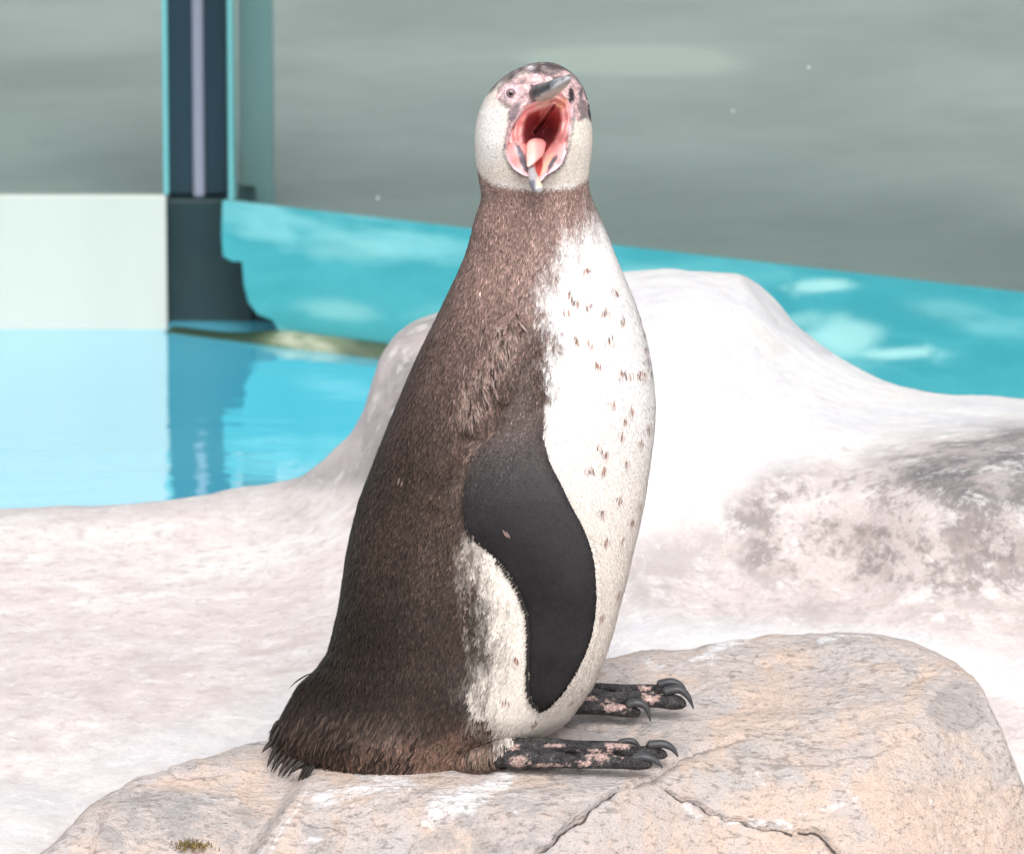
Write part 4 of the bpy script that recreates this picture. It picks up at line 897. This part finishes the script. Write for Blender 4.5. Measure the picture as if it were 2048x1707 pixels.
mc = MPoly(mc, CAVITY, lin(176, 74, 76), 1, 2.5)
mc = MPoly(mc, Zm((900, 650), (1040, 600), (1000, 700), (900, 790)), lin(212, 140, 128), .75)
mc = MPoly(mc, Zm((740, 850), (860, 830), (1080, 840), (1040, 960), (960, 1050), (740, 985)), lin(140, 66, 70), .75, 5)
mc = blend(mc, .7 * np.exp(-(seg_dist(fx + 8 * mn, fyv, slit) / 2.2) ** 2), lin(120, 30, 30))
mc = MPoly(mc, Zm((655, 990), (700, 1010), (760, 1120), (790, 1290), (740, 1260), (690, 1140)), lin(112, 108, 116))
mc = MPoly(mc, Zm((1080, 1095), (1085, 1130), (1030, 1220), (975, 1295), (985, 1210), (1030, 1130)), lin(96, 92, 98))
mc = MPoly(mc, Zm((960, 1110), (1040, 1070), (1040, 1110), (970, 1230), (935, 1310), (915, 1300)), lin(226, 196, 172))
mc = MPoly(mc, Zm((850, 1180), (930, 1120), (930, 1220), (900, 1320), (870, 1320)), lin(176, 60, 52), .9)
M_mouth = mat_tint('wet_mouth_skin', .33, .5, .2, 500, 0, .15)
mesh_obj('mouth_lining', mp, MF[:, ::-1].copy(), M_mouth, root, True, np.clip(mc, .01, .9))

# ---- tongue
V, F = tube([at(*Zm((880, 1000))[0], YM + .040), at(*Zm((868, 1000))[0], YM + .014), at(*Zm((850, 1090))[0], YM + .001), at(*Zm((815, 1165))[0], YM - .009), at(*Zm((787, 1218))[0], YM - .015)], [17 / PXM, 19 / PXM, 17 / PXM, 10 / PXM, 3 / PXM], 22, .62)
tc_ = np.repeat(lin(232, 190, 180)[None], len(V), 0) * (1 + .35 * (fbm(V * 300, 3, 3) - .5))[:, None]; tc_ = blend(tc_, sstep(1066, 1076, proj(V)[0]), lin(226, 150, 146))
mesh_obj('tongue', V, F, M_mouth, root, True, tc_)

# ---- beak
def beak(name, path, rad, colf, flat=1.0):
    V, F = tube(path, rad, 26, flat); px, py = proj(V)
    return mesh_obj(name, V, F, M_horn, root, True, np.clip(colf(px, py, V), .01, .95))
M_horn = mat_tint('beak_horn', .30, .5, .25, 300)
def upc(px, py, V):
    t = np.clip((px - 1060) / 90, 0, 1); n = fbm(V * np.array([200, 200, 500]), 3, 81) - .5
    up = (203 - 50 * t) - py; m = fbm(V * np.array([260, 160, 260]), 3, 83) - .5     # up: towards the culmen
    c = np.repeat(lin(150, 150, 156)[None], len(V), 0)
    c = blend(c, sstep(-2, 4, up + 14 * m) * (1 - sstep(.35, .62, t + .5 * m)), lin(34, 31, 36))
    c = blend(c, .8 * sstep(.05, .2, m) * sstep(.2, .4, t), lin(70, 68, 76)); c = blend(c, .8 * sstep(3, -6, up + 6 * m), lin(188, 180, 166))
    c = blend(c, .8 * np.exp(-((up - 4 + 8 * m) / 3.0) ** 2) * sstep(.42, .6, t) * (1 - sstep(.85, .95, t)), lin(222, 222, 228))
    c = blend(c, sstep(.74, .95, t + .4 * n) * .7 * sstep(2, -5, up), lin(72, 70, 80))
    return c * (1 + .5 * n)[:, None]
ub = [at(*Zm(p)[0], YM - o) for p, o in (((900, 500), -.040), ((890, 485), -.004), ((965, 465), .014), ((1050, 425), .032), ((1125, 382), .046), ((1180, 335), .056), ((1206, 300), .059))]
beak('upper_beak', ub, [19 / PXM, 19 / PXM, 18 / PXM, 15.5 / PXM, 12 / PXM, 7.5 / PXM, 2.5 / PXM], upc, .95)
def loc_(px, py, V):
    n = fbm(V * 300, 3, 82) - .5; c = np.repeat(lin(170, 168, 172)[None], len(V), 0) * (1 + .5 * n)[:, None]
    c = blend(c, sstep(-3, 3, 1070 - px) * sstep(355, 365, py), lin(104, 102, 112)); c = blend(c, sstep(-2, 3, px - 1074) * sstep(352, 358, py) * (1 - sstep(372, 378, py)), lin(220, 196, 170)); return c
lb = [at(*Zm(p)[0], YM - o) for p, o in (((815, 1230), .004), ((832, 1310), .018), ((855, 1390), .030), ((880, 1445), .037), ((890, 1468), .039))]
beak('lower_beak', lb, [6 / PXM, 9 / PXM, 11.5 / PXM, 10.5 / PXM, 6 / PXM], loc_, .9)

# ---- eyes
def eye(c, out, r):
    me_n = 'eye'; th_ = np.linspace(0.001, math.pi, 22); ph = np.linspace(0, 2 * math.pi, 36, endpoint=False); A, B = np.meshgrid(th_, ph, indexing='ij')
    out = np.array(out) / np.linalg.norm(out); a1 = np.cross(out, [0, 0, 1]); a1 /= np.linalg.norm(a1); a2 = np.cross(a1, out)
    V = c + r * (out[None, None] * np.cos(A)[..., None] + a1 * (np.sin(A) * np.cos(B))[..., None] + a2 * (np.sin(A) * np.sin(B))[..., None])
    ang = A.ravel(); cc = np.repeat(lin(196, 178, 182)[None], ang.size, 0); cc = blend(cc, 1 - sstep(.92, 1.02, ang), lin(128, 104, 108)); cc = blend(cc, 1 - sstep(.34, .42, ang), lin(14, 12, 14))
    e = mesh_obj('eye', V.reshape(-1, 3), grid_faces(22, 36, True), M_eye, root, True, cc)
    # lid ring
    Rv, nr_ = [], 40
    for i in range(nr_):
        for j in range(8):
            t1, t2 = 2 * math.pi * i / nr_, 2 * math.pi * j / 8; rr = r * .98 + r * .22 * math.cos(t2)
            Rv.append(c + out * (r * .32 + r * .22 * math.sin(t2)) + a1 * rr * math.cos(t1) * .95 + a2 * rr * math.sin(t1))
    Fr = [[i * 8 + j, i * 8 + (j + 1) % 8, ((i + 1) % nr_) * 8 + (j + 1) % 8, ((i + 1) % nr_) * 8 + j] for i in range(nr_) for j in range(8)]
    lid = mesh_obj('eyelid', Rv, Fr, M_lid, e, True)
M_eye = mat_tint('eye_wet', .06, .6)
s = NT('eyelid_skin'); M_lid = s.fin(s.mix(s.noise(600, 2), lin(190, 168, 178), lin(214, 196, 200)), .5, None, .3)
ye = float(body_front(np.array(1021.5), np.array(186.0)))
eye(at(1022, 186.5, ye + .0012), (-.05, -.95, .12), 11.5 / PXM)
ye2 = float(row(np.array(215.0))[3]) - .012
eye(at(1169, 212, ye2), (.9, -.4, .1), 10 / PXM)

# ---- moss tuft on the boulder
mt = np.random.default_rng(2); VM, FM, CM = [], [], []
mb = at(384, 1694, float(b_depth(np.array(384.0), np.array(1694.0))) - .004)
for k in range(260):
    p = mb + np.array([mt.normal(0, .0085), mt.normal(0, .006), mt.normal(0, .0012) + .001]); d = mt.normal(0, 1, 3); d[2] = abs(d[2]) + .6; d /= np.linalg.norm(d); sd_ = np.cross(d, mt.normal(0, 1, 3)); sd_ /= np.linalg.norm(sd_)
    L = mt.uniform(.003, .006); i = len(VM); VM += [p - sd_ * .0007, p + sd_ * .0007, p + d * L]; FM.append([i, i + 1, i + 2]); cc = lin(118, 104, 66) * mt.uniform(.5, 1.3); CM += [cc, cc, cc]
mo = mesh_obj('moss_tuft', VM, FM, mat_tint('dry_moss', .8, .1), None, False, np.array(CM)); tag(mo, 'small olive moss tuft growing on the boulder below the tail', 'moss')
